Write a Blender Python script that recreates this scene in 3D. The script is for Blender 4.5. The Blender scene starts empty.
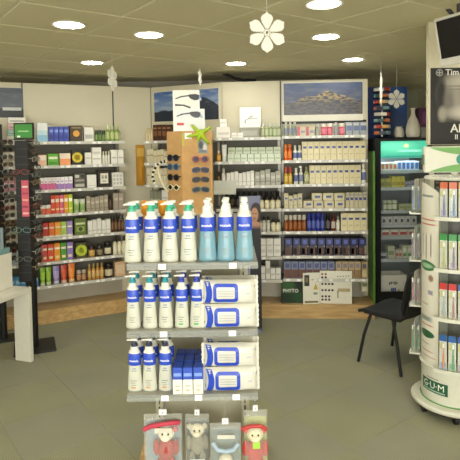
import bpy, bmesh, math, random
from mathutils import Vector, Matrix
random.seed(7)
PI = math.pi
scene = bpy.context.scene
C = scene.collection
# ------------------------------------------------------------------ camera
F, PPX, PPY, PITCH, ROLL, CH = 520.0, 230.0, 171.0, .046, -.015, 1.68
cam_d = bpy.data.cameras.new('camera')
cam_d.sensor_fit = 'HORIZONTAL'; cam_d.sensor_width = 36.0
cam_d.lens = 36.0 * F / 460.0
cam_d.shift_x = 0.0
cam_d.shift_y = (PPY - 230.0) / 460.0
cam_d.clip_start = .05
cam = bpy.data.objects.new('camera', cam_d); C.objects.link(cam)
CAM_R = Matrix.Rotation(PI/2 - PITCH, 3, 'X') @ Matrix.Rotation(ROLL, 3, 'Z')
cam.matrix_world = Matrix.Translation((0, 0, CH)) @ CAM_R.to_4x4()
scene.camera = cam
# ------------------------------------------------------------------ world, exposure
w = bpy.data.worlds.new('overcast_sky'); scene.world = w; w.use_nodes = True
bg = w.node_tree.nodes['Background']
bg.inputs[0].default_value = (1.0, .99, .93, 1); bg.inputs[1].default_value = 5.0
vs = scene.view_settings
vs.view_transform = 'Standard'; vs.look = 'None'; vs.gamma = 1.0; vs.use_curve_mapping = False
vs.exposure = 1.35
LAMP = 22.0          # radiance of each ceiling downlight

O = Vector((0, 0, CH))
def ray(x, y): return CAM_R @ Vector(((x-PPX)/F, -(y-PPY)/F, -1.0))
def at_z(x, y, z): d = ray(x, y); return O + d*((z-CH)/d.z)
def at_y(x, y, Y): d = ray(x, y); return O + d*(Y/d.y)

# ------------------------------------------------------------------ materials
def lin(h):
    h = h.lstrip('#'); o = []
    for i in (0, 2, 4):
        c = int(h[i:i+2], 16)/255
        o.append(c/12.92 if c <= .04045 else ((c+.055)/1.055)**2.4)
    return (*o, 1)
_m = {}
def new_mat(name):
    m = bpy.data.materials.new(name); m.use_nodes = True
    nt = m.node_tree; return m, nt, nt.nodes['Principled BSDF']
def P(h, rough=.5, metal=0.0, var=.06, scale=30, emit=0, spec=.5):
    k = (h, rough, metal, var, scale, emit, spec)
    if k in _m: return _m[k]
    m, nt, b = new_mat('surface_' + h.strip('#'))
    c = lin(h)
    n = nt.nodes.new('ShaderNodeTexNoise'); n.inputs['Scale'].default_value = scale
    n.inputs['Detail'].default_value = 3
    tc = nt.nodes.new('ShaderNodeTexCoord'); nt.links.new(tc.outputs['Object'], n.inputs['Vector'])
    r = nt.nodes.new('ShaderNodeValToRGB')
    r.color_ramp.elements[0].position = .3; r.color_ramp.elements[1].position = .7
    r.color_ramp.elements[0].color = (*[max(0, x*(1-var)) for x in c[:3]], 1)
    r.color_ramp.elements[1].color = (*[min(1, x*(1+var)) for x in c[:3]], 1)
    nt.links.new(n.outputs['Fac'], r.inputs['Fac']); nt.links.new(r.outputs['Color'], b.inputs['Base Color'])
    b.inputs['Roughness'].default_value = rough; b.inputs['Metallic'].default_value = metal
    b.inputs['Specular IOR Level'].default_value = spec
    if emit:
        b.inputs['Emission Color'].default_value = c; b.inputs['Emission Strength'].default_value = emit
    _m[k] = m; return m
def see_through(name, h, opacity, rough=.1):
    k = (name, h, opacity)
    if k in _m: return _m[k]
    m, nt, b = new_mat(name)
    b.inputs['Base Color'].default_value = lin(h); b.inputs['Roughness'].default_value = rough
    t = nt.nodes.new('ShaderNodeBsdfTransparent'); mix = nt.nodes.new('ShaderNodeMixShader')
    lw = nt.nodes.new('ShaderNodeLayerWeight'); lw.inputs['Blend'].default_value = .25
    mp = nt.nodes.new('ShaderNodeMapRange')
    mp.inputs['To Min'].default_value = opacity; mp.inputs['To Max'].default_value = min(1, opacity+.4)
    nt.links.new(lw.outputs['Facing'], mp.inputs['Value']); nt.links.new(mp.outputs['Result'], mix.inputs['Fac'])
    nt.links.new(t.outputs[0], mix.inputs[1]); nt.links.new(b.outputs[0], mix.inputs[2])
    nt.links.new(mix.outputs[0], nt.nodes['Material Output'].inputs['Surface'])
    _m[k] = m; return m
def math_n(nt, op, a, b=None):
    n = nt.nodes.new('ShaderNodeMath'); n.operation = op
    for i, v in enumerate((a, b)):
        if v is None: continue
        if isinstance(v, (int, float)): n.inputs[i].default_value = v
        else: nt.links.new(v, n.inputs[i])
    return n.outputs[0]
def mix_c(nt, fac, a, b):
    n = nt.nodes.new('ShaderNodeMix'); n.data_type = 'RGBA'
    if isinstance(fac, (int, float)): n.inputs[0].default_value = fac
    else: nt.links.new(fac, n.inputs[0])
    for i, v in ((6, a), (7, b)):
        if isinstance(v, tuple): n.inputs[i].default_value = v
        else: nt.links.new(v, n.inputs[i])
    return n.outputs[2]
def print_mat(name, base, shapes, rough=.45, emit=0):
    """flat print: ellipses ('e') and rectangles ('r') in the sheet's own 0..1 frame"""
    m, nt, b = new_mat(name)
    tc = nt.nodes.new('ShaderNodeTexCoord'); sp = nt.nodes.new('ShaderNodeSeparateXYZ')
    nt.links.new(tc.outputs['Generated'], sp.inputs[0])
    n = nt.nodes.new('ShaderNodeTexNoise'); n.inputs['Scale'].default_value = 9
    nt.links.new(tc.outputs['Generated'], n.inputs['Vector'])
    col = mix_c(nt, math_n(nt, 'MULTIPLY', n.outputs['Fac'], .12), lin(base), (0, 0, 0, 1))
    for (k, cx, cz, rx, rz, h, soft) in shapes:
        dx = math_n(nt, 'DIVIDE', math_n(nt, 'ABSOLUTE', math_n(nt, 'SUBTRACT', sp.outputs['X'], cx)), rx)
        dz = math_n(nt, 'DIVIDE', math_n(nt, 'ABSOLUTE', math_n(nt, 'SUBTRACT', sp.outputs['Z'], cz)), rz)
        if k == 'e': d = math_n(nt, 'SQRT', math_n(nt, 'ADD', math_n(nt, 'MULTIPLY', dx, dx), math_n(nt, 'MULTIPLY', dz, dz)))
        else: d = math_n(nt, 'MAXIMUM', dx, dz)
        mp = nt.nodes.new('ShaderNodeMapRange'); mp.inputs['From Min'].default_value = 1+soft
        mp.inputs['From Max'].default_value = 1-soft; nt.links.new(d, mp.inputs['Value'])
        col = mix_c(nt, mp.outputs['Result'], col, lin(h))
    nt.links.new(col, b.inputs['Base Color']); b.inputs['Roughness'].default_value = rough
    if emit:
        nt.links.new(col, b.inputs['Emission Color']); b.inputs['Emission Strength'].default_value = emit
    return m
def mountain_mat(name, sky_lo, sky_hi, cloud, rock, snow, base, amp, seed, snow_amt=.5, peak=.5, width=.45):
    m, nt, b = new_mat(name)
    tc = nt.nodes.new('ShaderNodeTexCoord'); sp = nt.nodes.new('ShaderNodeSeparateXYZ')
    nt.links.new(tc.outputs['Generated'], sp.inputs[0])
    def noise(sx, sz, det, off):
        cb = nt.nodes.new('ShaderNodeCombineXYZ')
        nt.links.new(math_n(nt, 'MULTIPLY', sp.outputs['X'], sx), cb.inputs[0])
        nt.links.new(math_n(nt, 'MULTIPLY', sp.outputs['Z'], sz), cb.inputs[2]); cb.inputs[1].default_value = off
        n = nt.nodes.new('ShaderNodeTexNoise'); n.inputs['Scale'].default_value = 1; n.inputs['Detail'].default_value = det
        nt.links.new(cb.outputs[0], n.inputs['Vector']); return n.outputs['Fac']
    ridge_n = noise(6, 0, 6, seed)
    tent = math_n(nt, 'SUBTRACT', 1.0, math_n(nt, 'DIVIDE', math_n(nt, 'ABSOLUTE', math_n(nt, 'SUBTRACT', sp.outputs['X'], peak)), width))
    tent = math_n(nt, 'MAXIMUM', tent, 0.0)
    ridge = math_n(nt, 'ADD', math_n(nt, 'ADD', math_n(nt, 'MULTIPLY', ridge_n, .35), base), math_n(nt, 'MULTIPLY', tent, amp))
    def step(v, lo, hi):
        mp = nt.nodes.new('ShaderNodeMapRange'); mp.inputs['From Min'].default_value = lo; mp.inputs['From Max'].default_value = hi
        nt.links.new(v, mp.inputs['Value']); return mp.outputs['Result']
    sky = mix_c(nt, step(sp.outputs['Z'], .3, 1), lin(sky_lo), lin(sky_hi))
    sky = mix_c(nt, step(noise(4, 6, 5, seed+3), .48, .72), sky, lin(cloud))
    mt = mix_c(nt, step(noise(14, 20, 5, seed+7), .62-snow_amt*.3, .72-snow_amt*.3), lin(rock), lin(snow))
    low = math_n(nt, 'MULTIPLY', step(sp.outputs['Z'], .66, .34), .85)
    mt = mix_c(nt, low, mt, lin(rock))
    col = mix_c(nt, step(math_n(nt, 'SUBTRACT', ridge, sp.outputs['Z']), -.02, .02), sky, mt)
    nt.links.new(col, b.inputs['Base Color']); b.inputs['Roughness'].default_value = .35
    return m
def wood_mat(name, a, c, rough=.4):
    m, nt, b = new_mat(name)
    tc = nt.nodes.new('ShaderNodeTexCoord'); mp = nt.nodes.new('ShaderNodeMapping')
    mp.inputs['Scale'].default_value = (1.2, 14, 14); nt.links.new(tc.outputs['Object'], mp.inputs[0])
    n = nt.nodes.new('ShaderNodeTexNoise'); n.inputs['Scale'].default_value = 3; n.inputs['Detail'].default_value = 6
    nt.links.new(mp.outputs[0], n.inputs['Vector'])
    r = nt.nodes.new('ShaderNodeValToRGB'); r.color_ramp.elements[0].position = .35; r.color_ramp.elements[1].position = .68
    r.color_ramp.elements[0].color = lin(a); r.color_ramp.elements[1].color = lin(c)
    nt.links.new(n.outputs['Fac'], r.inputs[0]); nt.links.new(r.outputs[0], b.inputs['Base Color'])
    b.inputs['Roughness'].default_value = rough; return m
def carpet_mat(name, a, c, rot):
    m, nt, b = new_mat(name)
    tc = nt.nodes.new('ShaderNodeTexCoord'); mp = nt.nodes.new('ShaderNodeMapping')
    mp.inputs['Rotation'].default_value = (0, 0, rot); nt.links.new(tc.outputs['Object'], mp.inputs[0])
    wv = nt.nodes.new('ShaderNodeTexWave'); wv.inputs['Scale'].default_value = 26; wv.inputs['Distortion'].default_value = .6
    nt.links.new(mp.outputs[0], wv.inputs['Vector'])
    geo = nt.nodes.new('ShaderNodeNewGeometry')
    n = nt.nodes.new('ShaderNodeTexNoise'); n.inputs['Scale'].default_value = 2.2; n.inputs['Detail'].default_value = 8
    nt.links.new(geo.outputs['Position'], n.inputs['Vector'])
    col = mix_c(nt, n.outputs['Fac'], lin(a), lin(c))
    col = mix_c(nt, math_n(nt, 'MULTIPLY', wv.outputs['Fac'], .16), col, (.02, .02, .02, 1))
    nt.links.new(col, b.inputs['Base Color']); b.inputs['Roughness'].default_value = .95
    b.inputs['Specular IOR Level'].default_value = .15
    bp = nt.nodes.new('ShaderNodeBump'); bp.inputs['Strength'].default_value = .35; bp.inputs['Distance'].default_value = .004
    nt.links.new(wv.outputs['Fac'], bp.inputs['Height']); nt.links.new(bp.outputs[0], b.inputs['Normal'])
    return m

# ------------------------------------------------------------------ mesh building
class MB:
    def __init__(s): s.v = []; s.f = []; s.mi = []; s.mats = []
    def slot(s, m):
        if m not in s.mats: s.mats.append(m)
        return s.mats.index(m)
    def add(s, vs_, fs, m):
        o = len(s.v); s.v += [tuple(v) for v in vs_]; k = s.slot(m)
        for f in fs: s.f.append(tuple(i+o for i in f)); s.mi.append(k)
        return s
    def box(s, x0, x1, y0, y1, z0, z1, m, c=0.0):
        if c <= 0:
            return s.add([(x, y, z) for z in (z0, z1) for y in (y0, y1) for x in (x0, x1)],
                         [(0, 2, 3, 1), (4, 5, 7, 6), (0, 1, 5, 4), (2, 6, 7, 3), (0, 4, 6, 2), (1, 3, 7, 5)], m)
        lo = (x0, y0, z0); hi = (x1, y1, z1); vs_ = []; idx = {}
        for sx in (0, 1):
            for sy in (0, 1):
                for sz in (0, 1):
                    sg = (sx, sy, sz)
                    for a in range(3):
                        p = []
                        for k in range(3):
                            e = hi[k] if sg[k] else lo[k]
                            p.append(e if k == a else (e-c if sg[k] else e+c))
                        idx[(sg, a)] = len(vs_); vs_.append(tuple(p))
        fs = []
        for a in range(3):
            b_, d_ = [(1, 2), (0, 2), (0, 1)][a]
            for e in (0, 1):
                q = []
                for (u, v) in ((0, 0), (1, 0), (1, 1), (0, 1)):
                    sg = [0, 0, 0]; sg[a] = e; sg[b_] = u; sg[d_] = v; q.append(idx[(tuple(sg), a)])
                fs.append(q)
            for u in (0, 1):
                for v in (0, 1):
                    s0 = [0, 0, 0]; s0[b_] = u; s0[d_] = v; s1 = list(s0); s1[a] = 1
                    fs.append((idx[(tuple(s0), b_)], idx[(tuple(s1), b_)], idx[(tuple(s1), d_)], idx[(tuple(s0), d_)]))
        for sx in (0, 1):
            for sy in (0, 1):
                for sz in (0, 1): fs.append([idx[((sx, sy, sz), a)] for a in range(3)])
        return s.add(vs_, fs, m)
    def rings(s, rs, m, cap0=True, cap1=True, closed=False):
        n = len(rs[0]); vs_ = [p for r in rs for p in r]; fs = []; L = len(rs)
        mm = m if isinstance(m, list) else None
        o = len(s.v); s.v += [tuple(v) for v in vs_]
        for i in range(L if closed else L-1):
            k = s.slot(mm[i] if mm else m); j2 = (i+1) % L
            for j in range(n):
                s.f.append((o+i*n+j, o+i*n+(j+1) % n, o+j2*n+(j+1) % n, o+j2*n+j)); s.mi.append(k)
        if not closed:
            if cap0: s.f.append(tuple(o+j for j in range(n))[::-1]); s.mi.append(s.slot(mm[0] if mm else m))
            if cap1: s.f.append(tuple(o+(L-1)*n+j for j in range(n))); s.mi.append(s.slot(mm[-1] if mm else m))
        return s
    def lathe(s, prof, m, n=16, sx=1, sy=1, c=(0, 0, 0), e=2.0):
        def rr(r, z):
            o = []
            for j in range(n):
                t = 2*PI*j/n; cx, sy_ = math.cos(t), math.sin(t)
                if e != 2.0:
                    q = (abs(cx)**e+abs(sy_)**e)**(-1/e); cx *= q; sy_ *= q
                o.append((c[0]+r*sx*cx, c[1]+r*sy*sy_, c[2]+z))
            return o
        return s.rings([rr(max(r, 1e-5), z) for r, z in prof], m)
    def tube(s, pts, r, m, n=8, closed=False):
        pts = [Vector(p) for p in pts]; rs = []; L = len(pts)
        up = None
        for i, p in enumerate(pts):
            a = pts[(i-1) % L] if (i or closed) else p; b = pts[(i+1) % L] if (i < L-1 or closed) else p
            t = (b-a).normalized()
            if up is None:
                up = Vector((0, 0, 1)) if abs(t.z) < .9 else Vector((1, 0, 0))
            x = up - t*up.dot(t)
            if x.length < 1e-6: x = t.orthogonal()
            x.normalize(); y = t.cross(x); up = x
            rr = r[i] if isinstance(r, (list, tuple)) else r
            rs.append([p + x*(rr*math.cos(2*PI*j/n)) + y*(rr*math.sin(2*PI*j/n)) for j in range(n)])
        return s.rings(rs, m, closed=closed)
    def prism(s, poly, y0, y1, m):          # outline in XZ, extruded in Y
        n = len(poly)
        return s.rings([[(x, y0, z) for x, z in poly], [(x, y1, z) for x, z in poly]], m)
    def prism_z(s, poly, z0, z1, m):
        return s.rings([[(x, y, z0) for x, y in poly], [(x, y, z1) for x, y in poly]], m)
    def plate(s, x0, x1, z0, z1, y, m):     # print facing -Y
        return s.add([(x0, y, z0), (x1, y, z0), (x1, y, z1), (x0, y, z1)], [(0, 1, 2, 3)], m)
    def mesh(s, name, smooth=35):
        me = bpy.data.meshes.new(name); me.from_pydata(s.v, [], s.f)
        for m in s.mats: me.materials.append(m)
        me.polygons.foreach_set('material_index', s.mi)
        b = bmesh.new(); b.from_mesh(me); bmesh.ops.recalc_face_normals(b, faces=b.faces); b.to_mesh(me); b.free()
        if smooth:
            me.polygons.foreach_set('use_smooth', [True]*len(me.polygons)); me.set_sharp_from_angle(angle=math.radians(smooth))
        me.update(); return me
    def build(s, name, parent=None, loc=None, rotz=None, smooth=35):
        return put(name, s.mesh(name, smooth), parent, loc, rotz)
def put(name, me, parent=None, loc=None, rotz=None):
    o = bpy.data.objects.new(name, me); C.objects.link(o)
    if parent: o.parent = parent
    if loc is not None: o.location = loc
    if rotz is not None: o.rotation_euler = (0, 0, rotz)
    return o
_labels = {}
def tag(o, label, cat, group=None):
    n = len(label.split())
    if not 4 <= n <= 16: print('LABEL LENGTH', n, label)
    if label in _labels: print('LABEL TWICE', label)
    _labels[label] = 1
    o['label'] = label; o['category'] = cat
    if group: o['group'] = group
    return o
def thing(name, label, cat, loc=(0, 0, 0), rotz=0, group=None):
    return tag(put(name, None, None, loc, rotz), label, cat, group)
def struct(o, label=None):
    o['kind'] = 'structure'
    return o
def copy_tree(o, parent=None):
    c = o.copy(); C.objects.link(c)
    if parent: c.parent = parent
    for ch in list(o.children): copy_tree(ch, c)
    return c
_tm = {}
def text_mesh(body, size, m, depth=.0006, align='CENTER', width=None, bold=.012):
    k = (body, size, m.name, depth, align, width)
    if k in _tm: return _tm[k]
    cu = bpy.data.curves.new('lettering', 'FONT'); cu.body = body; cu.size = size; cu.align_x = align
    cu.extrude = depth; cu.resolution_u = 2; cu.offset = size*bold
    o = bpy.data.objects.new('lettering', cu); C.objects.link(o)
    bpy.context.view_layer.update()
    me = bpy.data.meshes.new_from_object(o.evaluated_get(bpy.context.evaluated_depsgraph_get()))
    bpy.data.objects.remove(o)
    xs = [v.co.x for v in me.vertices]
    if width: 
        k_ = width/(max(xs)-min(xs))
        for v in me.vertices: v.co.x *= k_
    for v in me.vertices: v.co = Vector((v.co.x, -v.co.z, v.co.y))
    me.materials.clear(); me.materials.append(m); _tm[k] = me; return me
def bend(me, rx, ry, off=.0005, fine=False):        # wrap flat lettering on an upright elliptical body
    me = me.copy()
    if fine:
        b = bmesh.new(); b.from_mesh(me); bmesh.ops.triangulate(b, faces=b.faces); bmesh.ops.subdivide_edges(b, edges=[e for e in b.edges if e.calc_length() > .008], cuts=3); bmesh.ops.triangulate(b, faces=b.faces); b.to_mesh(me); b.free()
    for v in me.vertices:
        t = v.co.x/rx; d = -v.co.y
        v.co.x = (rx+off+d)*math.sin(t); v.co.y = -(ry+off+d)*math.cos(t)
    return me
ORD = ['first', 'second', 'third', 'fourth', 'fifth', 'sixth', 'seventh', 'eighth', 'ninth', 'tenth', 'eleventh',
       'twelfth', 'thirteenth', 'fourteenth', 'fifteenth', 'sixteenth', 'seventeenth', 'eighteenth']

# common materials
WALL = P('#d8d2b8', .7, var=.03, scale=4)
PANEL = P('#d3ccb2', .55, var=.02, scale=3)
CEIL = P('#d9d1ac', .85, var=.03, scale=60)
TBAR = P('#e6e1cc', .6, var=.02)
METAL = P('#8f8d84', .4, .6, var=.03)
SHELFM = P('#a3a095', .45, .3, var=.03)
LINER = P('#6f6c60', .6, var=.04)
KICK = P('#b3ae9d', .45, .35, var=.04, scale=12)
BLACK = P('#121212', .45, var=.1)
BLKPL = P('#1a1a1b', .55, var=.1)
WHITE = P('#efece0', .4, var=.02)
TAGW = P('#f6f4ee', .5, var=.01)
CHROME = P('#c8c8c8', .2, 1.0, var=.02)
WOOD = wood_mat('light_oak', '#b08d58', '#cdab74')
KRAFT = P('#c49a63', .8, var=.08, scale=18)
GLASS = see_through('clear_glass', '#dfe8e6', .06, .03)
CLEAR = see_through('clear_plastic', '#e6e8e4', .16, .12)
STRIP = P('#c9c7bd', .35, var=.02)
DARKG = P('#3c3d3a', .6, var=.08)

# ================================================================== the room
CZ = 2.45
XL, XR, YB, YF = -3.1, 2.75, 6.05, -3.2
GA = math.radians(36.5); GU = Vector((math.cos(GA), math.sin(GA), 0)); GV = Vector((-math.sin(GA), math.cos(GA), 0))
def xbox(name, x0, x1, y0, y1, z0, z1, m): return struct(MB().box(x0, x1, y0, y1, z0, z1, m).build(name, smooth=0))
floor = xbox('floor', XL-.1, XR+.1, YF-.1, 7.9, -.12, -.004, P('#4b4b45', .95, var=.1))
CARP = [carpet_mat('ribbed_carpet', '#8f8f78', '#a6a486', 0), carpet_mat('ribbed_carpet_turned', '#8d8e7c', '#a4a28a', PI/2)]
FT = .49
tile_me = [MB().box(-FT/2+.001, FT/2-.001, -FT/2+.001, FT/2-.001, -.004, 0, CARP[i], .0007).mesh('carpet_tile', 0) for i in (0, 1)]
def grid_tiles(name, me_list, size, u0, v0, z, parent, y0, y1, x0=XL, x1=XR):
    for i in range(-14, 16):
        for j in range(-12, 18):
            p = GU*(u0+(i+.5)*size) + GV*(v0+(j+.5)*size)
            if x0-.1 < p.x < x1+.1 and y0 < p.y < y1:
                o = put(name, me_list[(i+j) % len(me_list)], parent, (p.x, p.y, z), GA)
grid_tiles('carpet_tile', tile_me, FT, 1.2, 1.87, 0, floor, .6, 6.2)
ceiling = xbox('ceiling', XL-.1, XR+.1, YF-.1, 7.9, CZ+.005, CZ+.1, TBAR)
CT = .57
ct_me = [MB().box(-CT/2+.007, CT/2-.007, -CT/2+.007, CT/2-.007, 0, .0049, CEIL, .002).mesh('ceiling_tile', 0)]
grid_tiles('ceiling_tile', ct_me, CT, 1.90, 2.27, CZ, ceiling, -1.0, 7.6)
xbox('wall_back', XL, 1.40, YB, YB+.1, 0, CZ, P('#8d8878', .8, var=.04, scale=5))
xbox('wall_left', XL-.1, XL, YF, YB+.1, 0, CZ, WALL)
xbox('wall_right', XR, XR+.1, YF, 7.8, 0, CZ, WALL)
xbox('wall_alcove', 1.40, XR, 7.6, 7.7, 0, CZ, P('#a9ab8e', .8, var=.04, scale=5))
xbox('wall_side', 1.36, 1.40, YB+.1, 7.6, 0, CZ, WALL)
# unseen shop front behind the viewer, its window added for fill light
wf = struct(put('wall_front', None, None, (0, YF, 0)))
for (a, b, c_, d) in ((XL, -2.5, 0, CZ), (2.3, XR, 0, CZ), (-2.5, 2.3, 0, .35), (-2.5, 2.3, 2.3, CZ)):
    MB().box(a, b, -.1, 0, c_, d, WALL).build('wall_section', wf, smooth=0)
win = struct(put('fill_window', None, None, (0, YF-.05, 0)))
for i in range(4):
    x = -2.5+i*1.6
    MB().box(x-.03 if i else x, x+.03 if i < 3 else x, -.04, .04, .35, 2.3, DARKG).build('fill_window_post', win, smooth=0)
    if i < 3: MB().box(x+.03, x+1.57, -.004, .004, .35, 2.3, GLASS).build('pane', win, smooth=0)
pl = bpy.data.lights.new('fill_window_portal', 'AREA'); pl.shape = 'RECTANGLE'; pl.size = 4.8; pl.size_y = 1.95
pl.cycles.is_portal = True
po = put('fill_window_portal', pl, None, (-.1, YF-.12, 1.325)); po.rotation_euler = (PI/2, 0, 0)

# ceiling downlights
LIT = P('#fffdf2', .5, var=0.0, emit=LAMP)
TRIM = P('#e4e0cf', .4, var=.02)
dl_ring = MB().lathe([(.086, 0), (.102, -.002), (.106, -.007), (.098, -.011), (.086, -.008), (.086, 0)], TRIM, 28).mesh('trim_ring')
dl_lens = MB().lathe([(0, -.002), (.086, -.002), (.080, -.009), (0, -.012)], LIT, 28).mesh('diffuser')
LP = [((69, 24), 'left ceiling downlight nearest the left edge of the photo'), ((149, 34), 'ceiling downlight left of the large snowflake'),
      ((92, 62), 'small far ceiling downlight above the plain panel at left'), ((236, 63), 'far ceiling downlight just below left of the large snowflake'),
      ((324, 3), 'ceiling downlight cut by the top edge right of snowflake'), ((326, 36), 'middle one of the three ceiling downlights right of snowflake'),
      ((353, 59), 'far ceiling downlight above the right mountain picture')]
spots = [(at_z(*p, CZ), l) for p, l in LP]
for i, q in enumerate([(-1.5, 1.7), (.35, 1.2), (1.5, 1.6), (-.8, .3), (.8, .3), (-1.6, -1.1), (0, -1.2), (1.6, -1.1), (-2.4, 3.1), (2.2, 3.0), (2.45, 6.05)]):  # last lamp is added to brighten the alcove, hidden by the hanging panel
    spots.append((Vector((q[0], q[1], CZ)), '%s unseen recessed ceiling downlight lighting the shop' % ORD[i]))
for p, l in spots:
    t = thing('downlight', l, 'ceiling light', (p.x, p.y, CZ), 0, 'recessed ceiling downlights')
    put('trim_ring', dl_ring, t); put('diffuser', dl_lens, t)

# ================================================================== product kit (origin at base centre, front towards -Y)
_pc = {}
def cached(key, fn):
    if key not in _pc: _pc[key] = fn()
    return _pc[key]
def r3(*a): return tuple(round(x, 3) for x in a)
class K:
    """a look: kind + colours"""
    def __init__(s, kind, base, *extra, rough=.4, **kw): s.kind = kind; s.base = base; s.extra = extra; s.rough = rough; s.kw = kw
def mt(x, rough=.4): return x if not isinstance(x, str) else P(x, rough, var=.04)
def carton_mesh(w, d, h, base, patches, rough):
    def mk():
        b = MB(); b.box(-w/2, w/2, -d/2, d/2, 0, h, mt(base, rough), min(.0025, w*.05))
        y = -d/2-.0004
        for (x0, x1, z0, z1, c) in patches:
            if x1 == 'dot':
                r = x0[2]*h; cx = (x0[0]-.5)*w; cz = x0[1]*h; k = mt(c, rough)
                b.add([(cx+r*math.cos(t*PI/8), y-.0002, cz+r*math.sin(t*PI/8)) for t in range(16)], [tuple(range(16))], k)
            else: b.plate((x0-.5)*w, (x1-.5)*w, z0*h, z1*h, y, mt(c, rough))
        y0 = -d/2+.003                                            # tuck flap line on the lid
        b.box(-w/2+.003, w/2-.003, d/2-.012, d/2-.010, h-.0006, h+.0004, mt(base, rough))
        return b.mesh('carton')
    return cached(('c', r3(w, d, h), base, tuple(map(str, patches)), rough), mk)
def product(name, kind_label, look, w, h, loc, rotz, cat, group=None, d=None):
    k = look.kind
    if k == 'carton':
        d = d or min(.15, max(w*.8, .05))
        o = put(name, carton_mesh(w, d, h, look.base, look.extra, look.rough), None, loc, rotz)
        return tag(o, kind_label, cat, group)
    if k in ('bottle', 'jar', 'tube', 'spray'):
        body, cap = look.base, look.extra[0]; label = look.extra[1] if len(look.extra) > 1 else None
        cf = look.kw.get('cap', {'bottle': .24, 'jar': .3, 'tube': .17, 'spray': .3}[k]); r = w/2; e = look.kw.get('e', 2.0)
        dy = look.kw.get('dy', 1.0)
        B = mt(body, .25); L = mt(label, .5) if label else B
        def mk():
            b = MB()
            if k == 'jar':
                t = h*(1-cf)
                b.lathe([(r*.9, 0), (r*.97, t*.06), (r*.97, t*.18), (r*.985, t*.19), (r*.985, t*.85), (r*.97, t*.86), (r*.9, t)], [B, B, B, L, B, B], 16)
            elif k == 'tube':
                rs = []; z0 = h*cf; N = 14
                for i in range(7):
                    f = i/6; z = z0+(h-z0)*f; rx = r*(.80+.20*f); ry = r*.72*(1-f)+.0015
                    rs.append([(rx*math.cos(2*PI*j/N), ry*math.sin(2*PI*j/N), z) for j in range(N)])
                b.rings(rs, [B, L, L, L, B, B])
            else:
                t = h*(1-cf)
                b.lathe([(r*.92, 0), (r, t*.05), (r, t*.2), (r*1.005, t*.21), (r*1.005, t*.74), (r, t*.75), (r*.97, t*.84), (r*.75, t*.93), (r*.45, t*.97), (r*.42, t)],
                        [B, B, B, L, B, B, B, B, B], 16, 1, dy, e=e)
            return b.mesh('body')
        o = put(name, cached((k, r3(w, h, cf, dy, e), str(body), str(label)), mk), None, loc, rotz)
        CM = mt(cap, .35)
        def mkc():
            b = MB()
            if k == 'jar':
                t = h*(1-cf); b.lathe([(r*.95, t), (r, t+h*.02), (r, h*.97), (r*.95, h)], CM, 16)
            elif k == 'tube':
                z0 = h*cf; b.lathe([(r*.82, 0), (r*.86, z0*.1), (r*.8, z0*.95), (r*.7, z0)], CM, 14, 1, .85)
            elif k == 'spray':
                t = h*(1-cf); b.lathe([(r*.5, t), (r*.52, t+.4*h*cf), (r*.3, t+.42*h*cf), (r*.3, t+.65*h*cf)], CM, 12)
                b.box(-r*.95, r*.35, -r*.3, r*.3, t+.66*h*cf, h, CM, r*.08)
            else:
                t = h*(1-cf); q = look.kw.get('capw', .62)
                b.lathe([(r*q*.95, t), (r*q, t+h*.01), (r*q*.95, h*.99), (r*q*.85, h)], CM, 14, 1, max(dy, .8))
            return b.mesh('cap')
        put('lid' if k == 'jar' else 'cap', cached(('cap', k, r3(w, h, cf, dy), str(cap)), mkc), o)
        return tag(o, kind_label, cat, group)
    raise ValueError(k)

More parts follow.
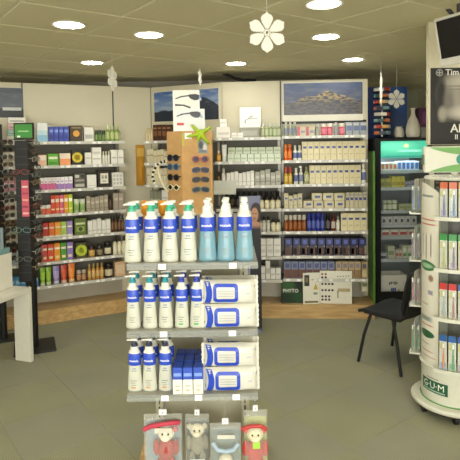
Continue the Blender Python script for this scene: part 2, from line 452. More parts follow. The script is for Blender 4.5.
# ================================================================== wall shelving
class Unit:
    def __init__(s, P0, P1):
        s.P0 = Vector((*P0, 0)); s.P1 = Vector((*P1, 0)); d = s.P1-s.P0; s.len = d.length
        s.a = math.atan2(d.y, d.x); s.u = d.normalized(); s.n = Vector((math.sin(s.a), -math.cos(s.a), 0)); s.sh = []; s.py = []
    def hit(s, px, py, off):
        d = ray(px, py); q = s.P0+s.n*off-O; t = q.dot(s.n)/d.dot(s.n); p = O+d*t
        return (p-s.P0).dot(s.u), p.z, p
    def pos(s, u, off, z): p = s.P0+s.u*u+s.n*off; return (p.x, p.y, z)
SD = .28; PTOP = 2.345; PLH = .135
UA = Unit((-2.75, 4.834), (-.86, 5.75)); U2 = Unit((-.86, 5.75), (-.07, 5.36)); U3 = Unit((-.07, 5.36), (1.40, 5.26))
def shelving(unit, label, seams, runs, postm=DARKG):
    """seams: pixel columns of panel joints; runs: (x0, x1, xref, [baselines])"""
    root = thing('shelving_unit', label, 'shelving', (unit.P0.x, unit.P0.y, 0), unit.a)
    for a, b in zip(seams[:-1], seams[1:]):
        MB().box(a+.003, b-.003, 0, .022, PLH, PTOP, PANEL, .002).build('back_panel', root, smooth=0)
        for x in (a, b):
            if .02 < x < unit.len-.02 and x == a:
                MB().box(x-.006, x+.006, -.004, .02, PLH, PTOP, postm).build('upright', root, smooth=0)
    for (x0, x1, xr, ys) in runs:
        u0 = unit.hit(x0, 200, SD)[0]; u1 = unit.hit(x1, 200, SD)[0]; zs = []
        for i, y in enumerate(ys):
            z = unit.hit(xr, y, SD)[1]; zs.append(z)
            sh = MB().box(u0, u1, -SD+.004, -.004, z-.018, z, SHELFM, .001).build('shelf', root, smooth=0)
            b = MB(); b.box(u0, u1, -SD-.001, -SD+.004, z-.026, z+.003, STRIP)
            b.build('price_strip', sh, smooth=0)
            b = MB(); x = u0+.03; k = 0
            while x < u1-.05:
                b.box(x, x+.034, -SD-.0025, -SD-.001, z-.022, z-.001, TAGW); k += 1; x += .034+.02+.05*((k*7+i*3) % 3)
            b.build('price_tags', sh, smooth=0)['kind'] = 'stuff'
        unit.sh.append(zs); unit.py.append(ys)
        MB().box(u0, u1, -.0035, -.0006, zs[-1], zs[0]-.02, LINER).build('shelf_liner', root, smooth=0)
        MB().box(u0, u1, -.028, -.004, PLH, zs[-1]-.02, KICK).build('kick_panel', root, smooth=0)
        for e in (u0+.012, u1-.012):
            MB().box(e-.012, e+.012, -.024, -.003, PLH, zs[0]+.12, METAL).build('slotted_upright', root, smooth=0)
        unit.run = (u0, u1)
    return root
def us(unit, *pxs): return [unit.hit(p, 150, 0)[0] for p in pxs]
ra = shelving(UA, 'pale panelled wall shelves behind the black glasses rack', [us(UA, -40)[0]]+us(UA, 24, 114)+[UA.len],
         [(-6, 126, 80, [141.5, 165, 188.5, 212.5, 235.5, 259, 282])])
r2 = shelving(U2, 'narrow angled wall shelves behind the kraft sunglasses board', [0, U2.len],
         [(145, 213, 152, [141, 163, 185, 207, 231, 255, 280])])
r3_ = shelving(U3, 'wide wall shelves of boxes ending at green side panel', [0]+us(U3, 281)+[U3.len],
         [(216, 281.5, 250, [137.5, 161.5, 185.5, 209, 232, 257, 280]), (282.5, 368, 325, [135.5, 160, 184, 208.5, 231.5, 256, 279])])
# lime green end panel of the right shelves
MB().box(U3.len+.002, U3.len+.026, -.215, .02, 0.0, 1.62, P('#5d8a35', .4, var=.05), .004).build('end_panel', r3_, smooth=0)['label'] = 'lime green end panel'
ue = us(U3, 281)[0]
MB().box(ue+.01, U3.len-.02, -.012, -.001, 1.905, 1.935, BLACK).build('picture_rail', r3_, smooth=0)
# oak plinths following the three wall directions
def cross2(p, d, q, e):
    k = (d.x*e.y-d.y*e.x); t = ((q.x-p.x)*e.y-(q.y-p.y)*e.x)/k; return p+d*t
def plinth(label, q):
    o = MB().prism_z([(p.x, p.y) for p in q], 0.0, PLH, WOOD).build('wooden_plinth', smooth=0)
    return tag(o, label, 'plinth')
PO = .31
fa = UA.P0+UA.n*PO; f2 = U2.P0+U2.n*PO; f3 = U3.P0+U3.n*PO
c12 = cross2(fa, UA.u, f2, U2.u); c23 = cross2(f2, U2.u, f3, U3.u)
plinth('light oak plinth under the left shelves behind the glasses rack', [fa, c12, UA.P1, UA.P0])
plinth('light oak plinth under the corner shelves behind the bottle display', [c12, c23, U2.P1, U2.P0])
plinth('light oak plinth carrying the green box and colour chart', [c23, U3.P1+U3.n*PO, U3.P1, U3.P0])

# ------------------------------------------------------------------ products on the wall shelves
SH = ['top', 'second', 'third', 'fourth', 'fifth', 'sixth', 'bottom']
CAT = {'carton': 'box', 'bottle': 'bottle', 'jar': 'jar', 'tube': 'tube', 'spray': 'bottle'}
def row(unit, run, shelf, x0, x1, n, h, look, desc, where, off=.25, zb=0.0, d=None, fill=.93, name=None, jit=0):
    y = unit.py[run][shelf]; z = unit.sh[run][shelf]
    cat = CAT[look.kind] if not name else name.split('_')[-1]
    ph = '%s shelf %s' % (SH[shelf], where)
    looks = look if isinstance(look, list) else None
    for i in range(n):
        a = unit.hit(x0+(x1-x0)*i/n, y, off); b = unit.hit(x0+(x1-x0)*(i+1)/n, y, off)
        wpx = (b[0]-a[0]); w = wpx*fill; hh = h*a[2].y/F
        if jit: hh *= 1+jit*(((i*37+shelf*11) % 7)/7-.5)
        if look.kind == 'carton': dd = d or min(.14, max(w*.8, .06)); w2 = w
        else: dd = w*look.kw.get('dy', 1.0); w2 = w
        c = unit.pos((a[0]+b[0])/2, off-dd/2, z+zb+.0004)
        lab = ('%s, %s' % (desc, ph)) if n == 1 else ('%s %s from left, %s' % (ORD[i], desc, ph))
        nm = name or {'carton': 'product_box', 'bottle': 'product_bottle', 'jar': 'cream_jar', 'tube': 'cream_tube', 'spray': 'pump_bottle'}[look.kind]
        product(nm, lab, look, w2, hh, c, unit.a, cat, ('%ss on the %s' % (desc, ph)) if n > 1 else None, d=dd)
def cart(base, *p, **k): return K('carton', base, *p, **k)
def band(c, z0=.3, z1=.55, x0=.1, x1=.9): return (x0, x1, z0, z1, c)
def dot(c, cx=.5, cz=.5, r=.3): return ((cx, cz, r), 'dot', None, None, c)
A = 'behind glasses rack'
def ra_(s, *a, **k): row(UA, 0, s, *a, A, **k)
ra_(0, 37, 48, 1, 19, cart('#e9edee', (0, 1, 0, .35, '#8fc4e0'), (0, 1, .35, .6, '#c4dfea')), 'white box fading to light blue')
ra_(0, 49, 69, 4, 15, cart('#3f52b4', band('#7f96dd', .62, .8), (.2, .8, .2, .45, '#28358f')), 'blue box')
ra_(0, 70, 83, 1, 16, cart('#443628', dot('#d79a3a', .5, .5, .2), (.1, .9, .82, .9, '#8d7c55')), 'dark brown box with orange emblem')
ra_(0, 84, 94, 1, 14, cart('#e6e4da', band('#b7b6ac', .2, .5)), 'white box beside green jars')
ra_(0, 95, 106, 3, 11, K('jar', '#3f5a2c', '#2e3a24', '#6f8b4a'), 'small green jar')
ra_(0, 106, 120, 3, 16, K('bottle', '#8ea35e', '#c9cf9a', '#b7c37f'), 'olive green bottle')
ra_(1, 38, 47, 1, 11, cart('#eec3a2', band('#f2e6d6', .5, .9)), 'peach box beside a green one')
ra_(1, 47.5, 59, 1, 12, cart('#67b52e', band('#e7efd2', .55, .75), band('#3f8f1e', .1, .3)), 'bright green box')
ra_(1, 59.5, 71, 1, 12, cart('#f0ddc8', (0, 1, 0, .55, '#ee9b62')), 'cream and orange box')
ra_(1, 72, 83, 1, 15, cart('#2d2b23', dot('#d9c231', .5, .5, .34), dot('#b89c20', .5, .5, .2)), 'black box with yellow disc')
ra_(1, 85, 92, 1, 12, cart('#e4e1d6', band('#c0beb2', .5, .6)), 'low white box')
ra_(1, 92, 102, 1, 17, cart('#ece9df', band('#b9b6ac', .3, .36), band('#cfcdc2', .6, .75)), 'tall white box')
ra_(1, 102.5, 110.5, 3, 13, K('bottle', '#e2dfce', '#cfc9a8'), 'slim white bottle')
ra_(1, 111, 124, 2, 14, cart('#e9e6dc', band('#bdbab0', .4, .5)), 'white box by the shelf end')
ra_(2, 40, 56, 4, 12, cart('#eee6e4', (0, 1, 0, .52, '#d65f92'), (.2, .8, .6, .7, '#c9a0b5')), 'white and pink box')
ra_(2, 56, 73, 4, 12, cart('#ece6ea', (0, 1, 0, .45, '#a77fc0'), (.2, .8, .6, .7, '#b8a0c9')), 'white and lilac box')
ra_(2, 74, 86, 1, 15, cart('#57564c', band('#b7b5a7', .1, .3), band('#9a8c84', .45, .6), (.1, .45, .7, .9, '#c9c8bc'), (.6, .9, .7, .9, '#2e2d29')), 'grey box with patterned front')
ra_(2, 87, 97, 1, 13, cart('#e9e7de', band('#c9c6bb', .15, .2)), 'plain white box beside a dark framed one')
ra_(2, 97.5, 111.5, 1, 17, cart('#2c211d', (.2, .8, .22, .82, '#e7e3d2'), (.3, .45, .5, .7, '#4a3f36'), (.55, .7, .5, .7, '#4a3f36'), (.35, .65, .32, .38, '#8a8070')), 'dark box with white framed picture')
ra_(2, 112, 124, 1, 14, cart('#e6e4db', *[(.1+.28*i, .3+.28*i, .15+.27*j, .34+.27*j, '#bdbbb1') for i in range(3) for j in range(3)]), 'white box with grey squares')
ra_(3, 41, 51, 2, 9, cart('#e7e2d6', (0, 1, 0, .65, '#e2623c')), 'low white and orange box')
for i, (c, n_) in enumerate([('#d8452f', 'red'), ('#e4642f', 'orange'), ('#d6607f', 'pink'), ('#eb9c2c', 'amber'), ('#b5cf2e', 'lime')]):
    ra_(3, 51+4.4*i, 55.4+4.4*i, 1, 18.5, cart(c, band('#f2ead4', .62, .8), band('#f7d9a0', .2, .28)), 'tall %s box' % n_)
ra_(3, 74, 86, 2, 13, K('jar', '#b9cf92', '#d7ddc4', '#8fae63'), 'jar of pale green balls')
ra_(3, 86.5, 108.5, 5, 15, cart('#a59a86', band('#c8c0ae', .55, .7), band('#8b806d', .15, .22)), 'taupe box', jit=.15)
ra_(3, 109, 113, 1, 15, K('bottle', '#4a3221', '#2c1d14'), 'dark brown bottle')
ra_(3, 113.5, 124, 2, 17, cart('#a4988a', band('#c3baa9', .55, .7)), 'taller taupe box')
for i, (c, n_) in enumerate([('#c4372c', 'red'), ('#e9722a', 'orange'), ('#f0a42a', 'amber'), ('#a9c95a', 'lime'), ('#9b86bf', 'lilac')]):
    ra_(4, 43+6*i, 49+6*i, 1, 15, cart(c, band('#f4ead4', .6, .7), (0, 1, 0, .12, '#e9e2d0')), '%s carton with cream line' % n_)
    ra_(5, 41.5+6.4*i, 47.9+6.4*i, 1, 17.5, cart([ '#d9544e', '#e0532f', '#f09e26', '#4e9c34', '#8f78b8'][i], band('#f6ecd8', .66, .78), band('#f3dca8', .15, .3, .2, .8)), '%s carton with pale panel' % ['pinkish red', 'orange red', 'yellow orange', 'green', 'violet'][i])
ra_(4, 74.5, 87, 1, 17, cart('#5f7030', (.15, .85, .2, .5, '#8ea34e'), band('#c9d19c', .62, .74), dot('#3c4a20', .5, .35, .12)), 'olive box with pale panel')
ra_(4, 88, 111, 5, 14, cart('#e6e4da', band('#bfbdb2', .2, .28)), 'white carton', jit=.2)
ra_(4, 111.5, 125, 4, 17, K('bottle', '#4b2f1c', '#1d1712', '#7a5a3a'), 'dark brown bottle')
ra_(5, 76, 87, 1, 16, cart('#4b4a2a', dot('#b8c832', .5, .5, .36), dot('#8fa022', .5, .5, .18)), 'dark box with lime disc')
ra_(5, 89, 96, 1, 11, K('jar', '#a5702a', '#241a14', '#d6b060'), 'amber jar with dark lid')
ra_(5, 97, 104, 1, 11, K('jar', '#4a3a2c', '#1e1a17', '#8b7a62'), 'brown jar with dark lid')
ra_(5, 105, 112.5, 1, 13, K('jar', '#2c2622', '#151414', '#d9d0ae'), 'black jar with cream label')
ra_(5, 113.5, 127, 3, 18, K('bottle', '#e2d9b9', '#221d19', '#ece4c8', cap=.26), 'cream bottle with black cap')
ra_(6, 32, 38.5, 1, 13, cart('#3f8fc8', band('#8cc4e4', .4, .7)), 'sky blue box')
ra_(6, 40, 52, 2, 18, K('tube', '#8fc02e', '#d5e3b0', '#a4d040'), 'lime green tube')
ra_(6, 53, 60.5, 1, 18, K('tube', '#9c8cc8', '#d9d4e6', '#b2a4d8'), 'lilac tube')
ra_(6, 61, 68, 1, 18, K('tube', '#c9432a', '#e6b9a0', '#dc5a34'), 'red orange tube')
ra_(6, 68.5, 76, 1, 18.5, K('tube', '#ee7d1e', '#f3c890', '#f59438'), 'bright orange tube')
ra_(6, 77, 87, 2, 11, K('jar', '#8a5a38', '#b7ab98', '#b98b62'), 'small brown jar')
ra_(6, 88, 104.5, 4, 16, K('bottle', '#c08a3c', '#a98c50', '#d6b070'), 'amber gold bottle')
ra_(6, 105.5, 114, 1, 14, K('jar', '#3a2a20', '#1b1715', '#d3c7a4'), 'dark jar with cream label')
ra_(6, 115, 126, 1, 15, cart('#d6b48c', band('#e2c7a6', .2, .8)), 'peach beige carton')
B_ = 'behind sunglasses board'
def rb_(s, *a, **k): row(U2, 0, s, *a, B_, **k)
rb_(0, 145, 152.5, 3, 13, K('bottle', '#d9c79a', '#cbb98a'), 'slim tan bottle')
rb_(0, 153, 171, 4, 16, cart('#4a2a17', band('#7a4f30', .3, .6), band('#a37a52', .75, .82)), 'dark brown box')
rb_(1, 147, 167, 6, 13, cart('#d9cfae', band('#b09a6a', .5, .6)), 'slim cream box', jit=.2)
rb_(2, 147, 167, 6, 17, cart('#dcd4b6', band('#b3a57a', .55, .62)), 'slim cream box', jit=.15)
rb_(3, 150, 161, 3, 16, cart('#8b8d78', band('#b9bba8', .2, .5)), 'grey green box')
rb_(3, 161.5, 169, 1, 17, cart('#e8e6de', band('#c9c7bd', .5, .6)), 'white box beside grey green ones')
# hidden-edge products that show between the bottles
rb_(4, 150, 200, 7, 16, cart('#cfc4a2', band('#a5936a', .5, .6)), 'beige box')
D_ = 'right of sunglasses board'
def rc_(s, *a, **k): row(U3, 0, s, *a, D_, **k)
rc_(0, 216, 231, 1, 11, cart('#f1eee6', band('#d8d5cb', .3, .5)), 'wide low white box', off=.24, d=.09)
rc_(0, 231.5, 243, 2, 5, cart('#efece4', band('#d5d2c8', .3, .5)), 'tiny white box', off=.25, d=.05)
rc_(0, 239, 260, 1, 10, cart('#8e8d80', band('#a7a698', .2, .7)), 'grey box under white bird picture', off=.19, d=.12)
rc_(0, 261, 281, 5, 14, K('bottle', '#9eaa7c', '#d0d3c4', '#b9c29c'), 'pale green bottle')
rc_(1, 216.5, 221, 1, 11, K('bottle', '#c78a2a', '#e2d9c0', '#dba545'), 'amber bottle')
rc_(1, 221.5, 227, 1, 17, K('tube', '#e9ece6', '#cfe0dc', '#f0f1ea'), 'white tube')
rc_(1, 227.5, 281, 8, 7.5, cart('#d3ddc6', band('#b3c2a0', .3, .5)), 'pale green low box')
rc_(1, 228, 281, 7, 6.5, cart('#c1ccb0', band('#9fae8c', .35, .6)), 'stacked pale green box', zb=7.6*5.1/F, off=.24)
rc_(2, 216.5, 221, 1, 14, K('bottle', '#5d4a26', '#2c2a1e'), 'dark olive bottle')
rc_(2, 221.5, 226, 1, 17, K('bottle', '#eceadf', '#e1decf'), 'white bottle')
rc_(2, 226.5, 254.5, 7, 13.5, cart('#e7e4d9', band('#c6c3b8', .25, .32)), 'white box', jit=.2)
rc_(2, 255, 281, 5, 15, cart('#a9a898', band('#c7c6b8', .5, .7), band('#8a897a', .2, .3)), 'grey box', jit=.3)
rc_(3, 224, 281, 10, 16, K('bottle', '#3a342c', '#141414', '#57503f', cap=.3), 'dark bottle with black cap', off=.15)
rc_(3, 259, 281, 4, 11.5, K('bottle', '#ddd3ac', '#2b241b', '#e8e0c2'), 'cream bottle with dark cap')
rc_(4, 258, 270.5, 3, 15, K('bottle', '#cfccc0', '#1d1b19', '#dcd9cd'), 'pale bottle with black cap')
rc_(4, 271, 281, 2, 12, K('bottle', '#dfd6b0', '#2c2721', '#efe7c6'), 'short cream bottle with black cap')
rc_(5, 259, 281, 3, 18, cart('#e9e7de', band('#c2c0b6', .6, .66), band('#d3d1c7', .2, .4)), 'tall white box')
rc_(6, 259, 265.5, 1, 13, cart('#e7e5dc', band('#c2c0b6', .4, .5)), 'white box at the left end')
rc_(6, 265.5, 270.5, 1, 19, cart('#e9e7de', band('#c2c0b6', .3, .6)), 'taller white box')
rc_(6, 270.5, 281, 2, 11.5, cart('#e5e3da', band('#bebcb2', .4, .5)), 'short white box')
E_ = 'beside green panel'
def rd_(s, *a, **k): row(U3, 1, s, *a, E_, **k)
CRM = '#dfd3a8'; BLU = '#3b4a8c'
rd_(0, 284, 297, 3, 14, K('bottle', '#a4a790', '#c9cbbd', '#8b93a3'), 'grey green bottle')
rd_(0, 297.5, 315, 2, 9, cart('#cfc5a4', (0, .3, 0, 1, '#d2536b'), (.4, .9, .3, .6, '#8b93a3')), 'beige box with pink end')
rd_(0, 315, 320.5, 1, 12, K('bottle', '#a9aaa0', '#d3d3c9'), 'grey bottle between pink boxes')
rd_(0, 321, 333, 2, 12, K('jar', '#cf4560', '#e7dfd2', '#e58095'), 'pink jar with white lid')
rd_(0, 334, 338.5, 1, 13, K('bottle', '#9aa0a4', '#c6cac9'), 'grey bottle between pink jars')
rd_(0, 339, 345, 1, 12, K('jar', '#cf4560', '#e7dfd2', '#e58095'), 'single pink jar beside grey boxes')
rd_(0, 345.5, 367, 3, 13, cart('#9a9fa6', band('#5f6f9a', .35, .7), band('#c8c9c4', .78, .88)), 'grey blue box')
rd_(1, 284, 292, 2, 16, K('bottle', '#e0601e', '#e8812f', '#ef8a42', capw=.9), 'orange bottle')
rd_(1, 293, 302, 2, 15, K('bottle', '#ece9dc', '#e2dfd2', '#6b77a8', cap=.3), 'white bottle with blue label')
rd_(1, 302, 366, 11, 18.5, cart(CRM, (.2, .8, .62, .74, BLU), (.25, .75, .3, .34, '#b9aa7c')), 'cream box with blue mark', fill=.97)
rd_(2, 284, 292.5, 2, 17, K('bottle', '#d3a83a', '#d6492c', '#e3c363', cap=.34), 'yellow bottle with red cap')
rd_(2, 294, 298.5, 1, 16, K('bottle', '#ece9dc', '#e4e1d3', '#6b77a8'), 'white bottle beside yellow ones')
rd_(2, 299, 303.5, 1, 18, K('spray', '#e6e4d9', '#efece2', '#8a93b4'), 'white pump bottle')
rd_(2, 304, 309.5, 1, 17, K('bottle', '#b3b586', '#8d9068', '#c9cba2'), 'pale olive bottle')
rd_(2, 309.5, 361, 9, 18.5, cart(CRM, (.2, .8, .6, .72, BLU), (.25, .75, .3, .34, '#b9aa7c')), 'cream box with blue mark', fill=.97)
rd_(2, 361.5, 366.5, 1, 20, K('bottle', '#edeadd', '#e4e1d3', '#6b77a8'), 'white bottle at the right end')
rd_(3, 284, 302.5, 4, 14.5, cart('#c9bf9a', (.2, .8, .6, .72, BLU), band('#a89c74', .2, .26)), 'tall beige box', jit=.25)
rd_(3, 303, 345, 4, 7.6, cart('#cdc39c', (.3, .8, .35, .65, BLU)), 'beige box lying flat', d=.12)
rd_(3, 311.5, 345, 3, 7.4, cart('#d0c6a0', (.3, .8, .35, .65, BLU)), 'upper beige box lying flat', zb=7.7*5.05/F, d=.12)
rd_(3, 345.5, 367, 5, 15.5, cart('#c6bd9c', (.15, .85, .5, .68, BLU), band('#9fa3a0', .8, .9)), 'upright beige box')
rd_(4, 284, 306.5, 5, 16, K('bottle', '#8a4a22', '#cfcabb', '#a3622f', cap=.3, capw=.9), 'brown bottle with clear cap')
rd_(4, 307, 325, 4, 18, K('bottle', '#26328a', '#2c3a9c', '#5a66b4', capw=.85), 'navy blue bottle')
rd_(4, 325.5, 331, 1, 17, K('bottle', '#191718', '#161415', '#5a5654', capw=.85), 'black bottle')
rd_(4, 331.3, 336, 1, 17, K('bottle', '#6b1d1c', '#4c1513', '#c9b9ae', capw=.85), 'dark red bottle')
rd_(4, 336.3, 340, 1, 15, K('bottle', '#dcd8c8', '#8f8c80', '#eeeadc'), 'slim white bottle')
rd_(4, 341, 367, 4, 18, cart('#e3d8ac', (.2, .85, .62, .74, BLU), (.25, .75, .3, .34, '#b9aa7c')), 'cream box with blue mark', fill=.985)
rd_(5, 284.5, 366.5, 10, 17.5, cart('#2b2b55', (.06, .94, .04, .5, '#5a4034'), (.1, .5, .08, .42, '#8a6a50'), (.25, .75, .66, .9, '#5a68b8'), (.8, .95, .05, .55, '#d9d1b4')), 'dark hair colour box')
rd_(6, 284, 335, 7, 17, cart('#7d86a0', (.05, .95, .03, .52, '#6d3f2a'), (.2, .8, .62, .88, '#4a4f86')), 'blue and brown hair colour box')
rd_(6, 335.5, 361, 4, 17, cart('#b9a682', (.05, .95, .03, .5, '#9a7a55'), (.2, .8, .62, .88, '#8a7f8a')), 'beige hair colour box')
rd_(6, 361.5, 367.5, 1, 17, cart('#a99468', (.1, .9, .1, .5, '#c9b98e'), (.2, .8, .6, .85, '#5d5a78')), 'ochre hair colour box')

# ------------------------------------------------------------------ pictures and loose things on the wall shelving
def wall_card(unit, x0, x1, y0, y1, off, th, m, name, label, cat, bevel=.001, smooth=0):
    xm = (x0+x1)/2; a = unit.hit(x0, (y0+y1)/2, off); b = unit.hit(x1, (y0+y1)/2, off)
    zt = unit.hit(xm, y0, off)[1]; zb = unit.hit(xm, y1, off)[1]
    w_, h_ = b[0]-a[0], zt-zb
    o = MB().box(-w_/2, w_/2, 0, th, 0, h_, m, bevel).build(name, None, unit.pos((a[0]+b[0])/2, off, zb), unit.a, smooth)
    return tag(o, label, cat), w_, h_
PICW = P('#e8e4d4', .5, var=.02)
o, w_, h_ = wall_card(U3, 282.5, 363, 81.5, 121, .018, .016, PICW, 'mountain_picture', 'wide picture of golden clouded peak above the right shelves', 'picture')
MB().box(-w_/2+.012, w_/2-.004, -.002, 0, .065, h_-.012, mountain_mat('peak_print', '#4c5063', '#53658e', '#777a88', '#474a58', '#c4ab70', .18, .38, 3.0, .55, .55, .5)).build('print', o, smooth=0)
o, w_, h_ = wall_card(U2, 154, 219, 90, 121, .004, .003, PICW, 'mountain_picture', 'dark mountain picture behind the sunglasses header card', 'picture')
MB().box(-w_/2+.004, w_/2-.004, -.002, 0, .004, h_-.004, mountain_mat('dark_peak_print', '#8da3c0', '#3c64a8', '#aab6c4', '#232b3c', '#4a566c', .18, .40, 5.3, .2, .76, .3)).build('print', o, smooth=0)
o, w_, h_ = wall_card(UA, -34, 23.2, 87, 118, .004, .003, PICW, 'mountain_picture', 'dark grey mountain picture at the left edge', 'picture')
MB().box(-w_/2, w_/2, -.002, 0, .004, h_-.003, mountain_mat('night_peak_print', '#59606a', '#4a525e', '#666d76', '#17191c', '#353a40', .1, .25, 8.1, .2, .3, .3)).build('print', o, smooth=0)
MB().box(w_/2-.19, w_/2-.02, -.004, -.002, .075, .105, P('#c9cac6', .5)).build('caption_bar', o, smooth=0)
# stacked / leaning things on the top shelf
def on_shelf(unit, run, shelf, x0, x1, ylift, h, look, label, off=.24, d=.06, name='product_box', cat='box'):
    y = unit.py[run][shelf]; a = unit.hit(x0, y, off); b = unit.hit(x1, y, off)
    s_ = a[2].y/F
    return product(name, label, look, b[0]-a[0], h*s_, unit.pos((a[0]+b[0])/2, off-d/2, unit.sh[run][shelf]+ylift*s_+.0008), unit.a, cat, d=d)
on_shelf(U3, 0, 0, 220, 227, 11.05, 8, cart('#f3f0e8', band('#d9d6cc', .4, .6)), 'small upright white box standing on the wide white box', d=.05)
o = on_shelf(U3, 0, 0, 240, 261, 10.1, 20, cart('#f2efe6'), 'white square card with a grey bird, top of middle shelves', off=.17, d=.02, name='bird_card', cat='card')
bw = .2
b = MB()
gb = P('#8d8f8c', .6)
for pts in ([(-.06, .05), (-.045, .075), (-.02, .085), (.0, .105), (.01, .12)], [(.0, .105), (.02, .108), (.03, .12)], [(-.02, .085), (.03, .09), (.07, .085)], [(-.045, .075), (-.05, .04)]):
    b.tube([(x, -.0125, z) for x, z in pts], .0028, gb, 6)
b.build('bird_drawing', o)
for i, (c, n_) in enumerate([('#d9d6c8', 'grey white'), ('#9fc0b4', 'teal'), ('#d8b3b0', 'pink'), ('#e6e3d8', 'white')]):
    on_shelf(UA, 0, 0, 7+i*.6, 25+i*.4, i*6.2, 6, cart(c, band('#8f8e84', .3, .5)), '%s flat box in the stack beneath the dark mountain picture' % n_, d=.12)
for s_, x0, x1, n, h, look, ds in [(6, 4, 26, 4, 12, cart('#4a93cc', band('#9ccbe6', .4, .7)), 'light blue box'), (1, 2, 34, 5, 15, cart('#cfc9b8', band('#a9a08c', .4, .6)), 'cream carton hidden behind the racks'),
        (2, 2, 34, 5, 14, cart('#c98f9a', band('#e5d2d0', .4, .6)), 'dusty pink carton behind the racks'), (3, 2, 34, 5, 15, cart('#bdb8a6', band('#8d877a', .4, .6)), 'stone grey carton behind the racks'),
        (4, 2, 36, 5, 14, cart('#c3bba0', band('#8fa08c', .4, .6)), 'sand carton behind the racks'), (5, 2, 36, 5, 14, cart('#a7b3b5', band('#e0dfd6', .4, .6)), 'blue grey carton behind the racks')]:
    row(UA, 0, s_, x0, x1, n, h, look, ds, 'at far left')
wall_card(UA, 136.5, 145, 145, 185.5, .03, .028, print_mat('gold_packet_print', '#c9932f', [('r', .5, .82, .42, .1, '#dfb558', .05), ('e', .5, .4, .25, .25, '#d9a03a', .3), ('r', .75, .25, .1, .2, '#b87a1e', .2)], .35),
          'gold_packet', 'narrow golden packet hanging on pale panel by the corner', 'packet', .004)
wall_card(U3, 213.5, 236, 180.5, 194.5, .2875, .004, P('#d3d6c8', .5, var=.02), 'shelf_sign', 'blank pale grey sign clipped to third shelf edge', 'sign')
# on the oak plinth
def plinth_box(x0, x1, y0, off, d, m, name, label, cat, rot=0, yb=304):
    a = U3.hit(x0, yb, off); b = U3.hit(x1, yb, off); h_ = (yb-y0)*a[2].y/F; w_ = b[0]-a[0]
    o = MB().box(-w_/2, w_/2, 0, d, 0, h_, m, .0015).build(name, None, U3.pos((a[0]+b[0])/2, off, PLH+.0005), U3.a+rot, 0)
    return tag(o, label, cat), w_, h_
o, w_, h_ = plinth_box(281.5, 302.5, 280, .26, .1, print_mat('dark_foliage_print', '#16301c', [('e', .35, .75, .35, .3, '#2f5a2c', .5), ('e', .8, .25, .3, .25, '#24482a', .5), ('e', .85, .8, .2, .2, '#0c1a12', .5)], .3),
               'display_box', 'dark green box with white lettering on the oak plinth', 'box')
put('lettering', text_mesh('PHYTO', .05, TAGW, width=.15), o, (-.012, -.001, h_*.46))
CARDW = P('#e7e3d2', .5, var=.02)
o, w_, h_ = plinth_box(303, 320, 272, .285, .006, CARDW, 'leaflet', 'narrow white leaflet with small pictures beside the green box', 'leaflet', .12)
b = MB()
b.plate(-w_*.42, -w_*.12, h_*.58, h_*.93, -.001, P('#2f332b', .5)); b.plate(-w_*.36, -w_*.2, h_*.7, h_*.85, -.0014, P('#7d6a4a', .5))
b.add([(w_*.12, -.001, h_*.46), (w_*.4, -.001, h_*.46), (w_*.26, -.001, h_*.66)], [(0, 1, 2)], P('#c3a12c', .5))
b.plate(w_*.12, w_*.36, h_*.3, h_*.37, -.001, P('#7f8f78', .5)); b.plate(-w_*.4, w_*.4, h_*.04, h_*.1, -.001, P('#6a6a3c', .5))
b.plate(0, w_*.4, h_*.76, h_*.79, -.001, P('#a8a592', .5)); b.build('printed_pictures', o, smooth=0)
o, w_, h_ = plinth_box(320, 352, 270.5, .27, .006, CARDW, 'colour_chart', 'white hair colour chart with rows of brown dots', 'chart', -.05)
b = MB(); rr = .0115
def disc(b, x, z, r, m, y=-.001, n=12): b.add([(x+r*math.cos(2*PI*t/n), y, z+r*math.sin(2*PI*t/n)) for t in range(n)], [tuple(range(n))], m)
cols = ['#8a5a2c', '#33241c', '#2a1f1b', '#2b211e', '#1f1b1b', '#2a201d', '#3a2a20']
for j, (z, n) in enumerate([(.9, 2), (.8, 2), (.7, 3), (.6, 4), (.41, 4), (.22, 3), (.12, 3)]):
    for i in range(n): disc(b, -w_*.42+w_*.105*i, h_*z, rr, P(cols[j], .4))
for i in range(5): disc(b, w_*.06+i*w_*.085, h_*(.83+.006*i), .0055, P('#2a2622', .4))
for i in range(3): disc(b, w_*.11+i*w_*.09, h_*.76, .0055, P('#2a2622', .4))
b.plate(w_*.06, w_*.44, h_*.37, h_*.47, -.001, P('#b9a878', .5)); b.plate(w_*.04, w_*.08, h_*.18, h_*.4, -.001, P('#8f8b74', .5))
b.build('colour_dots', o, smooth=0)
wall_card(U3, 361.5, 367.5, 282.3, 292, .2875, .004, print_mat('hanging_pack_print', '#b9b08c', [('r', .5, .75, .4, .15, '#6d7a62', .1), ('r', .5, .3, .35, .2, '#d9d3bc', .1)]),
          'sample_sachet', 'small sachet hanging below the shelf beside green panel', 'sachet')
# cardboard standee of a woman
a0 = at_y(239, 200, 4.62); a1 = at_y(260.5, 200, 4.62); zt = at_y(250, 196, 4.62).z
st = MB().box(-(a1.x-a0.x)/2, (a1.x-a0.x)/2, 0, .008, 0, zt, print_mat('woman_print', '#7d83a0', [
    ('e', .78, .90, .24, .052, '#2a1d16', .08), ('e', .93, .84, .14, .07, '#2a1d16', .1), ('e', .72, .865, .17, .05, '#b98a6a', .1), ('r', .72, .815, .1, .03, '#a97a5c', .2), ('e', .75, .785, .3, .03, '#b5866a', .1),
    ('e', .66, .873, .03, .005, '#3a2620', .3), ('e', .78, .873, .03, .005, '#3a2620', .3), ('e', .7, .838, .05, .005, '#8c4238', .3),
    ('r', .78, .40, .3, .375, '#14131a', .04)], .5), .001).build('cardboard_standee', None, ((a0.x+a1.x)/2, 4.62, 0), 0, 0)
tag(st, 'cardboard standee of dark haired woman in black behind blue bottles', 'standee')
